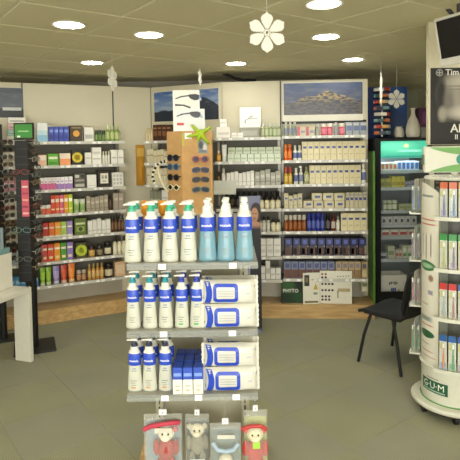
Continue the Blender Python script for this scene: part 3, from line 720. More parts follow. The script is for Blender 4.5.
MB().prism([(-.002, .0), (.002, .0), (.002, .5)], .008, .16, KRAFT).build('strut', st, smooth=0)

# ================================================================== kraft sunglasses stand
SY = 4.30
def sx(px, Y=SY, y=150): return at_y(px, y, Y).x
def sz(py, Y=SY, x=190): return at_y(x, py, Y).z
ss = thing('sunglasses_stand', 'brown kraft cardboard stand holding two columns of sunglasses', 'display stand', (0, 0, 0))
xl, xm, xr = sx(167, 4.42), sx(182), sx(212); zt = sz(131)
MB().prism_z([(xl, 4.42), (xm, SY), (xr, SY), (xr, 4.50), (xl, 4.50)], .04, zt, KRAFT).build('cardboard_column', ss, smooth=0)
MB().box(xl-.06, xr+.03, 4.25, 4.60, 0, .04, KRAFT, .004).build('base', ss, smooth=0)
def front_plate(px0, px1, py0, py1, m, name, dy=.0015):
    return MB().box(sx(px0), sx(px1), SY-dy, SY-.0002, sz(py1), sz(py0), m).build(name, ss, smooth=0)
front_plate(185, 192, 133, 139, TAGW, 'price_label')
front_plate(198, 207.5, 140, 153.5, print_mat('photo_print', '#8f938a', [('e', .3, .6, .25, .3, '#2e3436', .3), ('e', .75, .4, .2, .3, '#c9ccc4', .3), ('r', .5, .15, .4, .1, '#5a6a6c', .2)]), 'photo_label')
front_plate(182.3, 184.5, 133, 146, P('#b9b84a', .6), 'lime_label')
hd = MB().box(sx(173), sx(200), 4.36, 4.364, zt-.002, sz(90, 4.36), WHITE).build('header_card', ss, smooth=0)
hd2 = MB().box(sx(177), sx(205), 4.345, 4.349, zt-.002, sz(109, 4.345), P('#dfe3e2', .4, var=.02)).build('header_card', ss, smooth=0)
def printed_glasses(parent, Y, y_l, xoff):
    b = MB(); k = P('#16171b', .3)
    def q(px, py): p = at_y(px+xoff, py, Y); return (p.x, Y, p.z)
    b.add([q(188, y_l-2), q(190, y_l-3.2), q(196, y_l-3.6), q(199.5, y_l-2.6), q(199.8, y_l+.5), q(198, y_l+2.6), q(194.5, y_l+2.8), q(191, y_l+1.2)], [tuple(range(8))], k)
    b.add([q(189, y_l-2.5), q(189, y_l-1.2), q(182, y_l-.3), q(176, y_l+1.8), q(175.5, y_l+1.0), q(181, y_l-1.4)], [tuple(range(6))], k)
    b.add([q(199.5, y_l-2), q(202, y_l+1.5), q(201.4, y_l+3.4), q(199, y_l+2)], [(0, 1, 2, 3)], P('#9fb6d6', .3))
    b.build('printed_glasses', parent, smooth=0)
printed_glasses(hd, 4.359, 97.5, -.4); printed_glasses(hd2, 4.3435, 115, .8)
b = MB(); k = P('#2a3038', .3); p = [at_y(x, y, 4.359) for x, y in ((175, 104), (184, 104.5), (191, 107), (190, 108.5), (183, 106), (175, 106))]
b.add([tuple(v) for v in p], [tuple(range(6))], k); b.build('printed_temple', hd, smooth=0)
MB().box(sx(177), sx(184), 4.343, 4.3445, sz(125), sz(122.5), P('#c8453f', .5)).build('red_bar', hd2, smooth=0)
# glasses: front at y=0 facing -Y, temples running back
_gl = {}
def glasses_meshes(frame, lens, shape, tl, tr, thick):
    k = (frame, lens, shape, tl, thick)
    if k in _gl: return _gl[k]
    fm = P(frame, .3); lm = lens if not isinstance(lens, str) else P(lens, .3, var=.02, spec=.25)
    def rim(cx):
        o = []
        for i in range(14):
            t = 2*PI*i/14; c_, s_ = math.cos(t), math.sin(t)
            if shape == 'round': o.append((cx+.027*c_, 0, .025*s_))
            elif shape == 'diamond': q = (abs(c_)+abs(s_)*.9)**-1; o.append((cx+.034*c_*q, 0, .026*s_*q))
            else: q = (abs(c_)**3+abs(s_)**3)**(-1/3); o.append((cx+.030*c_*q, 0, .019*s_*q - .004*(c_ if cx > 0 else -c_)))
        return o
    b = MB()
    for cx in (-.037, .037): b.tube(rim(cx), thick, fm, 6, closed=True)
    b.tube([(-.011, -.001, .006), (0, -.004, .009), (.011, -.001, .006)], thick, fm, 6)
    fr = b.mesh('frame')
    ls = [MB().rings([[(x, -.0016, z) for x, y, z in rim(cx)], [(x, .0016, z) for x, y, z in rim(cx)]], lm).mesh('lens') for cx in (-.037, .037)]
    ts = [MB().tube([(s_*.067, 0, .008), (s_*.069, .008, .008), (s_*.068, tl, .007)] + ([(s_*.066, tl+tr, -.016)] if tr else []), thick*.95, fm, 6).mesh('temple') for s_ in (-1, 1)]
    _gl[k] = (fr, ls, ts); return _gl[k]
def glasses(label, frame, lens, shape, loc, rotz, tl=.02, tr=0, thick=.0035, name='sunglasses', cat='sunglasses', group=None):
    fr, ls, ts = glasses_meshes(frame, lens, shape, tl, tr, thick)
    t = thing(name, label, cat, loc, rotz, group)
    put('frame', fr, t)
    for l in ls: put('lens', l, t)
    for l in ts: put('temple', l, t)
    return t
cx = sx(200.3)
for i, (y, fr, ln, sh, nm) in enumerate([(159.3, '#a8324a', '#191418', 'round', 'red rimmed'), (170, '#23305c', '#10131f', 'wayfarer', 'navy blue'), (179.6, '#101012', '#0c0c0e', 'wayfarer', 'thick black'), (189.5, '#2b5a6a', '#101a22', 'wayfarer', 'teal rimmed')]):
    glasses('%s sunglasses in the right column of the kraft board' % nm, fr, ln, sh, (cx, SY-.0205, sz(y)), 0, thick=.0045, group='sunglasses on the kraft board')
al = math.atan2(SY-4.42, xm-xl)
mx, my = (xl+xm)/2, (4.42+SY)/2
for i, (y, fr, ln, sh, nm) in enumerate([(157.5, '#1d2026', '#1c2632', 'round', 'charcoal round'), (166.5, '#3e6a8a', '#2a4a62', 'round', 'steel blue round'), (177, '#1c1c20', '#1a1a1c', 'round', 'black round'), (187, '#e6dfb8', '#1c1a18', 'diamond', 'cream diamond rimmed')]):
    glasses('%s sunglasses in the left column of the kraft board' % nm, fr, ln, sh, (mx+math.sin(al)*.0205, my-math.cos(al)*.0205, sz(y, 4.36)), al, thick=.0045, group='sunglasses on the kraft board')
# striped headband hooked on the column
pts = [at_y(x, y, 4.40) for x, y in ((167, 161), (162, 161.5), (157, 165), (153.5, 171), (152.5, 178), (155, 184))]
hb = MB(); BW_ = [P('#e9e3cc', .5), P('#17140f', .5)]
for j, (a, b_) in enumerate(zip(pts[:-1], pts[1:])):
    for q in range(3):
        hb.tube([a.lerp(b_, q/3), a.lerp(b_, (q+1)/3)], .011, BW_[(j*3+q) % 2], 8)
hb = hb.build('headband')
tag(hb, 'black and white striped headband hooked on kraft board side', 'headband')
pts = [at_y(x, y, 4.41) for x, y in ((158, 165), (158.5, 173), (161, 181), (164.5, 187), (168, 192))]
MB().tube(pts, [.012, .014, .014, .013, .011], P('#d9cfae', .6), 8).build('cream_tail', hb)
# lime starfish
SP = at_y(200, 134, 4.26); star = MB(); LM = P('#a6c228', .55, var=.14, scale=14)
N = 40; tips = [(132, .125), (190, .125), (33, .125), (312, .13), (248, .085)]
def star_r(t):
    best = .040
    for (d_, L_) in tips:
        a = abs((math.degrees(t)-d_+180) % 360-180)
        best = max(best, L_*max(0, 1-(a/26)**1.1) if a < 26 else 0)
    return best
ring = []
for f, y in ((1.0, 0.0), (.8, -.014), (.45, -.022), (.02, -.026)):
    ring.append([(star_r(2*PI*j/N)*f*math.cos(2*PI*j/N), y, star_r(2*PI*j/N)*f*math.sin(2*PI*j/N)) for j in range(N)])
back = [(x, .008, z) for x, y, z in ring[1]]
star.rings([back]+ring, LM)
star = star.build('starfish_decoration', None, (SP.x, SY-.012, SP.z), 0, 60)
tag(star, 'lime green starfish decoration at the top of kraft board', 'decoration')

# ================================================================== reading glasses racks, left
def rack(px, Y, label, bs, sign, rot=0.0):
    cx_ = at_y(px, 300, Y).x
    R_ = thing('glasses_rack', label, 'glasses rack', (cx_, Y, 0), rot)
    MB().box(-bs, bs, -bs, bs, 0, .014, P('#2c2c2b', .4, .3), .003).build('base_plate', R_, rotz=.38, smooth=0)
    MB().tube([(0, 0, .014), (0, 0, .62)], .032, BLACK, 12).build('pole', R_)
    MB().box(-.09, .02, -.07, .07, .58, 1.76, BLKPL, .004).build('tower', R_, smooth=0)
    for z in [ .66+.0645*i for i in range(17)]:
        MB().box(-.089, .019, -.0715, -.0695, z-.004, z, P('#3a3a38', .4)).build('shelf_ledge', R_, smooth=0)
    sg = MB().box(-.09, .075, -.075, -.055, 1.765, 1.905, BLKPL, .004).build('header', R_, smooth=0)
    MB().box(-.078, .063, -.078, -.0752, 1.782, 1.892, P(sign, .4, emit=0)).build('header_sign', sg, smooth=0)
    return R_, cx_
RY = 4.36
R1, rx1 = rack(33.5, RY, 'black upright glasses rack with green sign at the left', .165, '#3f8f3c')
hs = [c for c in R1.children if c.name.startswith('header')][0]
MB().box(-.05, .035, -.0795, -.0781, 1.83, 1.84, P('#9fcf96', .5)).build('sign_line', hs, smooth=0)
MB().box(-.06, -.035, -.0795, -.0781, 1.785, 1.80, TAGW).build('sign_tag', hs, smooth=0)
pk = MB().box(-.04, .019, -.078, -.0715, 1.13, 1.43, P('#c9556a', .5), .001).build('pink_strip', R1, smooth=0)
for i in range(5): MB().box(-.034, .014, -.0792, -.0781, 1.15+.055*i, 1.165+.055*i, P(['#e7b6b0', '#8a2f40', '#e9a58c', '#a83a50', '#e0c8b8'][i], .5)).build('strip_line', pk, smooth=0)
LENS = see_through('spectacle_lens', '#70766f', .05, .1)
TINT = see_through('tinted_lens', '#2a2622', .55, .15)
FC = ['#8f7d62', '#5a402c', '#8f8d84', '#2a1f19', '#8a4228', '#77766d', '#44474a', '#8f8060', '#7a2822', '#98958a', '#34322f', '#86683f', '#66706a', '#2c2622', '#918b7c', '#573c2c', '#77746a']
fcn = ['sand', 'brown', 'silver', 'espresso', 'copper', 'grey', 'slate', 'straw', 'red', 'pale silver', 'graphite', 'tan', 'sage', 'dark', 'ivory', 'chestnut', 'ash']
for i in range(17):
    z = .70+.0645*i
    glasses('%s framed reading glasses on the green signed rack, %s from bottom' % (fcn[i], ORD[i]), FC[i], LENS, 'wayfarer', (rx1+.060, RY+.004*((i*5) % 3), z), PI/2-.12, tl=.03, thick=.0026, name='reading_glasses', cat='glasses', group='glasses on the green signed rack')
for (z, c, n_) in [(1.50, '#7a221e', 'dark red'), (1.02, '#5f7f78', 'teal'), (.78, '#5c5c57', 'grey metal')]:
    glasses('%s reading glasses on the front of green signed rack' % n_, c, LENS, 'wayfarer', (rx1-.035, RY-.0995, z), .08, tl=.026, thick=.0035, name='reading_glasses', cat='glasses', group='glasses on the green signed rack')
R2, rx2 = rack(2.5, 4.56, 'second glasses rack cut off by the left photo edge', .10, '#2b2f2c')
for i in range(17):
    z = .72+.0645*i
    glasses('%s reading glasses on the leftmost rack, %s from bottom' % (fcn[(i*5+3) % 17], ORD[i]), FC[(i*5+3) % 17], TINT, 'wayfarer', (rx2+.088, 4.56+.004*((i*5) % 3), z), PI/2-.3, tl=.03, thick=.0036, name='reading_glasses', cat='glasses', group='glasses on the leftmost rack')
    if i > 3:
        glasses('%s reading glasses on front of leftmost rack, %s from bottom' % (fcn[(i*3+1) % 17], ORD[i-4]), FC[(i*3+1) % 17], TINT, 'wayfarer', (rx2-.035, 4.56-.0995, z), .0, tl=.026, thick=.0036, name='reading_glasses', cat='glasses', group='glasses on the leftmost rack')

# ================================================================== white table at the left with white box and trays
TZ = .595
r0 = at_z(31.5, 287, TZ); r1 = at_z(0, 299, TZ); td = (r1-r0); td.z = 0; td.normalize(); tw = Vector((td.y, -td.x, 0))
if tw.x > 0: tw = -tw
ta = math.atan2(-td.x, td.y)      # local +Y along -td ... rotate so that local -Y = td
ta = math.atan2(td.x, -td.y)
tb = thing('low_table', 'low white table with slab leg cut by the left edge', 'table', (r0.x, r0.y, 0), ta)
TW = P('#d8d5c6', .45, var=.02)
# local: -Y = along td (towards the viewer), far right corner at origin, table extends to -X
MB().box(-.62, 0, -1.05, 0, TZ-.035, TZ, TW, .003).build('table_top', tb, smooth=0)
MB().box(-.15, 0, -.035, 0, 0, TZ-.035, TW, .002).build('leg', tb, smooth=0)
MB().box(-.62, -.50, -.035, 0, 0, TZ-.035, TW, .002).build('leg', tb, smooth=0)
MB().box(-.15, 0, -1.05, -1.015, 0, TZ-.035, TW, .002).build('leg', tb, smooth=0)
MB().box(-.62, -.50, -1.05, -1.015, 0, TZ-.035, TW, .002).build('leg', tb, smooth=0)
def tl_(x, y, z): p = r0 - td*y*-1 if False else Vector((r0.x, r0.y, 0)) + Matrix.Rotation(ta, 3, 'Z') @ Vector((x, y, 0)); return (p.x, p.y, z)
wb = MB().box(-.23, .23, -.20, .20, 0, .275, TW, .004).build('counter_box', None, tl_(-.375, -.24, TZ+.0005), ta, 0)
tag(wb, 'plain white box standing on the low table at left', 'box')
MB().box(-.2, .2, -.2015, -.2, .03, .245, P('#e2dfd0', .5)).build('front_panel', wb, smooth=0)
tray = thing('display_tray', 'teal edged clear tray on top of the white box at left', 'tray', tl_(-.375, -.24, TZ+.276), ta)
MB().box(-.22, .22, -.19, .19, 0, .008, see_through('teal_acrylic', '#86b0ac', .6), .001).build('tray_floor', tray, smooth=0)
for (a, b_, c_, d_) in ((-.22, .22, -.19, -.184), (-.22, .22, .184, .19), (-.22, -.214, -.184, .184), (.214, .22, -.184, .184)):
    MB().box(a, b_, c_, d_, .008, .045, see_through('teal_acrylic', '#86b0ac', .6)).build('tray_side', tray, smooth=0)
for i in range(4):
    for j in range(3):
        x, y = -.15+.11*i, -.12+.11*j
        q = tl_(-.375+x, -.24+y, TZ+.2845); c = ['#b9c2c6', '#cfd0c8', '#8fa0a8'][(i+j) % 3]
        product('product_box', '%s grey blue box of the %s row in the teal tray' % (ORD[i], ['front', 'middle', 'rear'][j]), cart(c, band('#6f7f88', .55, .8), band('#e6e6df', .2, .4)), .075, .16+.02*((i*3+j) % 3), q, ta, 'box', 'boxes in the teal tray', d=.06)

# ================================================================== bottle display (central gondola)
GX0, GX1, GF, GB = -.3625, .0985, 1.825, 2.17
gd = thing('display_gondola', 'tall narrow metal display with three shelves of blue labelled bottles', 'display stand')
GM = P('#b4b09c', .5, .15, var=.03)
MB().box(GX0+.03, GX1-.03, GB, GB+.02, .14, 1.40, GM, .002).build('back_panel', gd, smooth=0)
GZ = [at_y(190, y, 1.85).z for y in (262.3, 329, 392)]
SHC = see_through('clear_shelf_edge', '#aeb2ac', .35, .15)
for k, x in enumerate((GX0+.05, GX1-.05)):
    up = MB().box(x-.016, x+.016, GB-.022, GB-.0005, .14, 1.42, P('#c0bda8', .45, .2, var=.03), .002).build('upright', gd, smooth=0)
    b = MB()
    for i in range(40): b.box(x-.0025, x+.0025, GB-.0228, GB-.0219, .18+.03*i, .2+.03*i, BLACK)
    b.build('slots', up, smooth=0)['kind'] = 'stuff'
for k, z in enumerate(GZ):
    yk = (262.3, 329, 392)[k]; gx0, gx1 = at_y(126.5, yk, GF).x, at_y(258, yk, GF).x
    sh = MB().box(gx0, gx1, GF+.003, GB-.024, z-.010, z, SHELFM, .002).build('shelf', gd, smooth=0)
    MB().box(gx0, gx1, GF-.002, GF+.003, z-.020, z+.003, SHC).build('edge_profile', sh, smooth=0)
    for x in [(-.245, .005), (-.245, .0), (-.245, -.125, .01)][k]:
        MB().box(x-.013, x+.013, GF-.004, GF-.0022, z-.018, z+.002, TAGW).build('price_tag', sh, smooth=0)
    for e in (GX0+.03, GX1-.03):
        MB().prism([(0, 0)]*0 or [(e-.002, z-.010), (e+.002, z-.010), (e+.002, z-.05), (e-.002, z-.05)], GB-.2, GB-.022, METAL).build('bracket', sh, smooth=0)
gp = MB().box(-.47, .165, 1.9, 2.86, .0, .15, WOOD, .004).build('wooden_base', gd, smooth=0)
# pump bottles
def prof_at(prof, z):
    for (r0_, z0_), (r1_, z1_) in zip(prof[:-1], prof[1:]):
        if z0_ <= z <= z1_: return r0_+(r1_-r0_)*(z-z0_)/max(1e-9, z1_-z0_)
    return prof[-1][0]
def bottle_set(w, H, body, pump, style, leaf):
    r = w/2; sy = .64; n = 20
    f = lambda L_: [(a*r, z*H) for a, z in L_]
    B = mt(body, .3); BL = P('#2c4bb8', .35, var=.05); WH = P('#d8d6ca', .35, var=.02)
    lower = f([(.90, 0), (1.0, .02), (.99, .06), (.94, .18), (.87, .32), (.80, .44), (.79, .49)])
    bandp = f([(.79, .49), (.84, .505), (.85, .6), (.82, .70), (.78, .72)])
    top = f([(.78, .72), (.72, .755), (.56, .775), (.54, .79), (.52, .84), (.40, .85)])
    res = {}
    bm_ = MB(); bm_.lathe(lower, B, n, 1, sy); bm_.lathe(top, WH, n, 1, sy*1.05); res['body'] = bm_.mesh('bottle_body')
    res['label_band'] = MB().lathe(bandp, BL, n, 1, sy).mesh('label_band')
    def bent(x0, x1, z0, z1, m, prof, off=.0006):
        b = MB(); N_ = 5; vs_ = []
        for z in (z0, z1):
            rr_ = prof_at(prof, z)
            for i in range(N_+1):
                t = (x0+(x1-x0)*i/N_)/rr_; vs_.append(((rr_+off)*math.sin(t), -(rr_*sy+off)*math.cos(t), z))
        b.add(vs_, [(i, i+1, N_+2+i, N_+1+i) for i in range(N_)], m); return b
    res['lettering'] = bend(text_mesh('mustela', .0125*w/.06, TAGW, .0003, width=w*.62), .85*r, .85*r*sy, .0006)
    zl = .565*H
    for v in res['lettering'].vertices: v.co.z += zl
    gp_ = P('#7b847b', .6); gb_ = P('#8f9ab0', .6)
    for nm_, items in (('logo_mark', [(-.35, .35, .385, .40, gp_), (-.2, .3, .42, .45, gb_)]), ('text_lines', [(-.45, .4, .20, .212, gp_), (-.45, .2, .16, .172, gp_), (-.3, .3, .12, .13, gp_)])):
        pr = MB()
        for (x0, x1, z0, z1, m) in items:
            q = bent(x0*r, x1*r, z0*H, z1*H, m, lower); pr.add(q.v, q.f, m)
        res[nm_] = pr.mesh(nm_)
    if leaf:
        res['leaf_mark'] = bent(-.35*r, .25*r, .06*H, .095*H, P(leaf, .6), lower).mesh('leaf_mark')
    PM = mt(pump, .3); NW = P('#e3e1d8', .3, var=.01)
    if style == 'pump':
        res['pump'] = MB().lathe(f([(.44, .85), (.44, .895), (.34, .91), (.30, .92), (.30, .957)]), PM, 14).mesh('pump')
        b = MB(); rs = []
        for (x, zc, hz, hy) in [(-1.0, .955, .008, .10), (-.9, .962, .012, .13), (-.4, .972, .016, .20), (.05, .976, .022, .26), (.38, .974, .022, .22), (.46, .970, .016, .14)]:
            rs.append([(x*r, s1*hy*r, zc*H+s2*hz*H) for s1, s2 in ((-1, -1), (1, -1), (1, .6), (.6, 1), (-.6, 1), (-1, .6))])
        b.rings(rs, NW); res['nozzle'] = b.mesh('nozzle')
    else:
        res['pump'] = MB().lathe(f([(.50, .842), (.48, .89), (.30, .905), (.27, .95), (.40, .955), (.40, .985), (.34, 1.0)]), NW, 16).mesh('cap')
        b = bent(-.25*r, .25*r, .852*H, .88*H, P('#4a55b0', .4), f([(.50, .842), (.48, .89)]), .0014); res['nozzle'] = b.mesh('cap_mark')
    return res
def place_bottle(S, style, label, loc, rot, group):
    t = thing('pump_bottle' if style == 'pump' else 'capped_bottle', label, 'bottle', loc, rot, group)
    put('body', S['body'], t); lb = put('label_band', S['label_band'], t); put('lettering', S['lettering'], lb); put('logo_mark', S['logo_mark'], t); put('text_lines', S['text_lines'], t)
    if 'leaf_mark' in S: put('leaf_mark', S['leaf_mark'], t)
    pm = put('pump' if style == 'pump' else 'cap', S['pump'], t); put('nozzle' if style == 'pump' else 'cap_mark', S['nozzle'], pm)
    return t
CREAM = '#c3c4b4'
BLUELIQ = see_through('blue_liquid', '#82aebd', .68, .15)
SA = bottle_set(.0625, .216, CREAM, '#3aa886', 'pump', None)
SB = bottle_set(.067, .222, BLUELIQ, '#ffffff', 'cap', None)
SC_ = bottle_set(.0545, .196, CREAM, '#2f8f9a', 'pump', None)
SD_ = bottle_set(.0545, .196, CREAM, '#3a49a8', 'pump', '#62a860')
SE = bottle_set(.056, .193, CREAM, '#3b3f52', 'pump', '#c29a6a')
def gx(px, Y, y=250): return at_y(px, y, Y).x
def shelf_row(S, style, pxs, k, rows, dsc, wh, gap=.072, rot=None):
    for i, px in enumerate(pxs):
        x = gx(px, 1.875)
        for j in range(rows):
            nm = ['front', 'second', 'third'][j]
            place_bottle(S, style, '%s from left of %s, %s row, %s display shelf' % (ORD[i], dsc, nm, wh), (x+.002*((i*3+j) % 3-1), 1.875+gap*j, GZ[k]+.0004), (rot or 0)+.08*(((i*5+j*3) % 5)/2-1), '%s on the %s display shelf' % (dsc, wh))
shelf_row(SA, 'pump', [133.3, 152.2, 170.6, 189.2], 0, 2, 'cream bottles with green pumps', 'top')
shelf_row(SB, 'cap', [208.2, 226.5, 245.3], 0, 2, 'clear blue bottles', 'top', .078)
shelf_row(SC_, 'pump', [132.3, 149.2, 165], 1, 2, 'cream bottles with teal pumps', 'middle', .066)
shelf_row(SD_, 'pump', [181.2, 196.5], 1, 2, 'cream bottles with blue pumps', 'middle', .066)
shelf_row(SE, 'pump', [132.6, 147.4, 163.6], 2, 2, 'cream bottles with dark pumps', 'bottom', .066)
# two orange tubes behind the front bottles
for i, px in enumerate((146.5, 163.5)):
    product('cream_tube', '%s orange topped tube showing between the cream bottles' % ['left', 'right'][i], K('bottle', '#e9a02c', '#f0a020', '#f2c878', capw=.9), .042, .205, (gx(px, 2.03), 2.035, GZ[0]+.0004), 0, 'tube', 'orange tubes on the top display shelf')
# blue topped cartons
blk = cart('#2f50b4', (0, 1, 0, .56, '#eae6d2'), (.1, .9, .68, .8, '#7f9be0'), (.25, .75, .3, .34, '#9a9c90'), (.3, .7, .14, .19, '#c49a6a'))
for i, px in enumerate((175.8, 186, 196.4)):
    for j in range(3):
        product('product_box', '%s from left of blue topped cream cartons, %s row' % (ORD[i], ['front', 'second', 'third'][j]), blk, .0345, .098, (gx(px, 1.86), 1.858+.062*j, GZ[2]+.0004), 0, 'box', 'blue topped cartons on the bottom display shelf', d=.055)
# wipes packs
WP, HP, DP = .192, .087, .05
def wsurf(x, z, off=0.0):
    a = max(0, 1-abs(2*x/WP)**5); c_ = max(0, 1-abs(2*z/HP)**4)
    return -(DP/2)*(a*c_)**.55-off - .0012*math.sin(x*90+z*40)
b = MB(); NX, NZ = 22, 12; WM = P('#cfcdc0', .35, var=.03)
vs_ = []; fs_ = []
for sgn in (1, -1):
    for i in range(NX+1):
        for j in range(NZ+1):
            x = -WP/2+WP*i/NX; z = -HP/2+HP*j/NZ
            xo = x + (.003*math.sin(z*260) if i == NX else 0)
            vs_.append((xo, sgn*wsurf(x, z), z+HP/2))
for sgn in (0, 1):
    o_ = sgn*(NX+1)*(NZ+1)
    for i in range(NX):
        for j in range(NZ):
            q = [o_+i*(NZ+1)+j, o_+(i+1)*(NZ+1)+j, o_+(i+1)*(NZ+1)+j+1, o_+i*(NZ+1)+j+1]; fs_.append(q)
b.add(vs_, fs_, WM)
for sgn in (-1, 1):      # crimped end seals
    pl_ = [(sgn*WP/2, HP*(j/10)) for j in range(11)] + [(sgn*(WP/2+.007+.002*(j % 2)), HP*(1-j/10)) for j in range(11)]
    b.prism(pl_, -.001, .001, WM)
bm2 = bmesh.new(); me_w = b.mesh('pack', 60); bm2.from_mesh(me_w); bmesh.ops.remove_doubles(bm2, verts=bm2.verts, dist=.0004); bm2.to_mesh(me_w); bm2.free()
def on_pack(polys, m, off):
    b = MB()
    for p in polys: b.add([(x, wsurf(x, z, off), z+HP/2) for x, z in p], [tuple(range(len(p)))], m)
    return b
def rrect(w_, h_, r_, n=4):
    o = []
    for (sx_, sy_, a0_) in ((1, 1, 0), (-1, 1, 90), (-1, -1, 180), (1, -1, 270)):
        for i in range(n+1):
            t = math.radians(a0_+90*i/n); o.append((sx_*(w_/2-r_)+r_*math.cos(t), sy_*(h_/2-r_)+r_*math.sin(t)))
    return o
o1 = [(x-.012, z) for x, z in rrect(.090, .067, .013)]; o2 = [(x-.012, z) for x, z in rrect(.066, .043, .006)]
N1 = len(o1); WB = P('#2746b4', .35, var=.05)
lid = on_pack([[o1[i], o1[(i+1) % N1], o2[(i+1) % N1], o2[i]] for i in range(N1)], WB, .0022)
lid_me = lid.mesh('lid_frame')
gl = P('#a9adb4', .5); ln = on_pack([[(-.04, z), (.016+.006*k, z), (.016+.006*k, z+.0025), (-.04, z+.0025)] for k, z in enumerate((-.012, -.003, .006))], gl, .002); ln_me = ln.mesh('label_lines')
bd = []
for j in range(10):
    z0_, z1_ = -HP/2+.004+(HP-.008)*j/10, -HP/2+.004+(HP-.008)*(j+1)/10
    c0 = .010*(1-(2*z0_/HP)**2); c1 = .010*(1-(2*z1_/HP)**2)
    bd.append([(-.092+c0, z0_), (-.072+c0*1.2, z0_), (-.072+c1*1.2, z1_), (-.092+c1, z1_)])
bd_me = on_pack(bd, WB, .0012).mesh('blue_band')
mk_me = on_pack([[(.055, .020), (.083, .024), (.083, .028), (.055, .024)], [(.06, -.006), (.075, -.004), (.075, 0), (.06, -.002)]], P('#a9b3c6', .5), .0012).mesh('corner_mark')
def wipes(label, loc, tilt=0, rz=0):
    t = thing('wipes_pack', label, 'wipes pack', loc, rz, 'packs of wipes on the display'); t.rotation_euler = (tilt, 0, rz)
    put('pack', me_w, t); put('lid_frame', lid_me, t); put('label_lines', ln_me, t); put('blue_band', bd_me, t); put('corner_mark', mk_me, t)
wx = gx(231, 1.86)-.007
for k, nm in ((1, 'middle'), (2, 'bottom')):
    wipes('lower upright wipes pack on the %s display shelf' % nm, (wx, 1.862, GZ[k]+.0005), 0, .02)
    wipes('upper upright wipes pack on the %s display shelf' % nm, (wx-.002, 1.866, GZ[k]+HP+.001), 0, -.02)
    wipes('lower rear wipes pack behind the front ones, %s display shelf' % nm, (wx-.003, 1.925, GZ[k]+.0005), 0, .01)
    wipes('upper rear wipes pack behind the front ones, %s display shelf' % nm, (wx+.002, 1.925, GZ[k]+HP+.001), 0, -.01)
# hanging toy packs
BAG = see_through('clear_bag', '#d9dcd2', .16, .1)
def plush(parent, x, y, z, s, face, bodyc, ear):
    fm, bm3, em = P(face, .9, var=.08, scale=60), P(bodyc, .9, var=.1, scale=60), P(ear, .9, var=.08, scale=60)
    def ball(b, cx_, cy_, cz_, rx_, ry_, rz_, m, n=12):
        b.rings([[(cx_+rx_*math.sin(PI*(i+.02)/8.04)*math.cos(2*PI*j/n), cy_+ry_*math.sin(PI*(i+.02)/8.04)*math.sin(2*PI*j/n), cz_+rz_*math.cos(PI*(i+.02)/8.04)) for j in range(n)] for i in range(9)], m)
    b = MB(); ball(b, x, y, z, .036*s, .02*s, .05*s, bm3)
    for q in (-1, 1):
        ball(b, x+q*.04*s, y-.004, z+.012*s, .013*s, .012*s, .035*s, bm3, 8); ball(b, x+q*.024*s, y-.008, z-.055*s, .015*s, .014*s, .028*s, bm3, 8)
    b.build('toy_body', parent)
    b = MB(); ball(b, x, y-.004, z+.07*s, .034*s, .022*s, .031*s, fm); ball(b, x, y-.02*s-.004, z+.06*s, .02*s, .012*s, .014*s, fm, 10)
    for q in (-1, 1): ball(b, x+q*.036*s, y, z+.085*s, .014*s, .008*s, .014*s, em, 8)
    h = b.build('toy_head', parent)
    b = MB()
    for q in (-1, 1): ball(b, x+q*.012*s, y-.026*s-.002, z+.078*s, .004*s, .003*s, .004*s, BLACK, 8)
    b.build('toy_eyes', h)
def bag(label, px0, px1, py0, h, Y, d=.045, card=None, m=BAG, cat='toy pack', name='toy_pack'):
    a = at_y(px0, py0, Y); c_ = at_y(px1, py0, Y); w_ = c_.x-a.x
    t = thing(name, label, cat, ((a.x+c_.x)/2, Y, a.z-h), 0, 'toy packs hanging under the display shelves')
    rs = []
    for f_, dd in ((0, .35), (.06, .9), (.5, 1.0), (.85, .8), (.93, .1), (1.0, .06)):
        rs.append([(w_/2*math.copysign(abs(math.cos(u_))**.35, math.cos(u_)), d/2*dd*math.copysign(abs(math.sin(u_))**.6, math.sin(u_)), f_*h) for u_ in [2*PI*(j+.5)/16 for j in range(16)]])
    MB().rings(rs, m).build('clear_bag', t)
    if card: MB().box(-w_/2*.92, w_/2*.92, d*.30, d*.34, .01, h*.9, card).build('backing_card', t, smooth=0)
    MB().box(-w_*.1, w_*.1, -.003, .003, h-.004, h+.018, TAGW).build('hang_tab', t, smooth=0)
    MB().tube([(0, -.01, h+.008), (0, GB-Y-.001, h+.010)], .0025, CHROME, 6).build('peg_hook', t)
    return t, w_
TY = 1.985
t, w_ = bag('clear toy bag with red strap and white faced plush, leftmost', 143.5, 182, 414, .30, TY, card=P('#8f9ca0', .6))
plush(t, .012, -.004, .16, .95, '#e2dfc8', '#a8403a', '#b5524a')
MB().tube([(-w_*.48, -.012, .245), (-w_*.3, -.022, .262), (0, -.026, .272), (w_*.3, -.022, .276), (w_*.44, -.012, .27)], .009, P('#c23c50', .6), 8).build('red_strap', t)
MB().box(-w_*.2, w_*.25, -.027, -.0245, .236, .256, P('#cfc9b6', .6)).build('paper_label', t, smooth=0)
t, w_ = bag('grey toy pack with cream plush, second from left', 185, 209, 414, .30, TY+.02, card=P('#585b52', .6))
plush(t, 0, -.004, .18, .85, '#d6d0b6', '#8a8672', '#b9b296'); MB().box(-w_*.3, w_*.3, -.024, -.022, .04, .13, P('#c4cbd0', .5)).build('white_label', t, smooth=0)
t, w_ = bag('clear toy bag with white and blue rattle, third from left', 209.5, 241, 423, .26, TY-.035, card=P('#6f7a74', .6))
b = MB(); b.rings([[(.026*math.sin(PI*(i+.02)/8.04)*math.cos(2*PI*j/12), -.004+.02*math.sin(PI*(i+.02)/8.04)*math.sin(2*PI*j/12), .12+.022*math.cos(PI*(i+.02)/8.04)) for j in range(12)] for i in range(9)], P('#d9d3b8', .6)); b.build('rattle', t)
MB().tube([(-.05, -.012, .19), (-.03, -.02, .165), (0, -.022, .16), (.03, -.02, .165), (.05, -.012, .185)], .008, P('#9fb4c4', .5), 8).build('blue_ring', t)
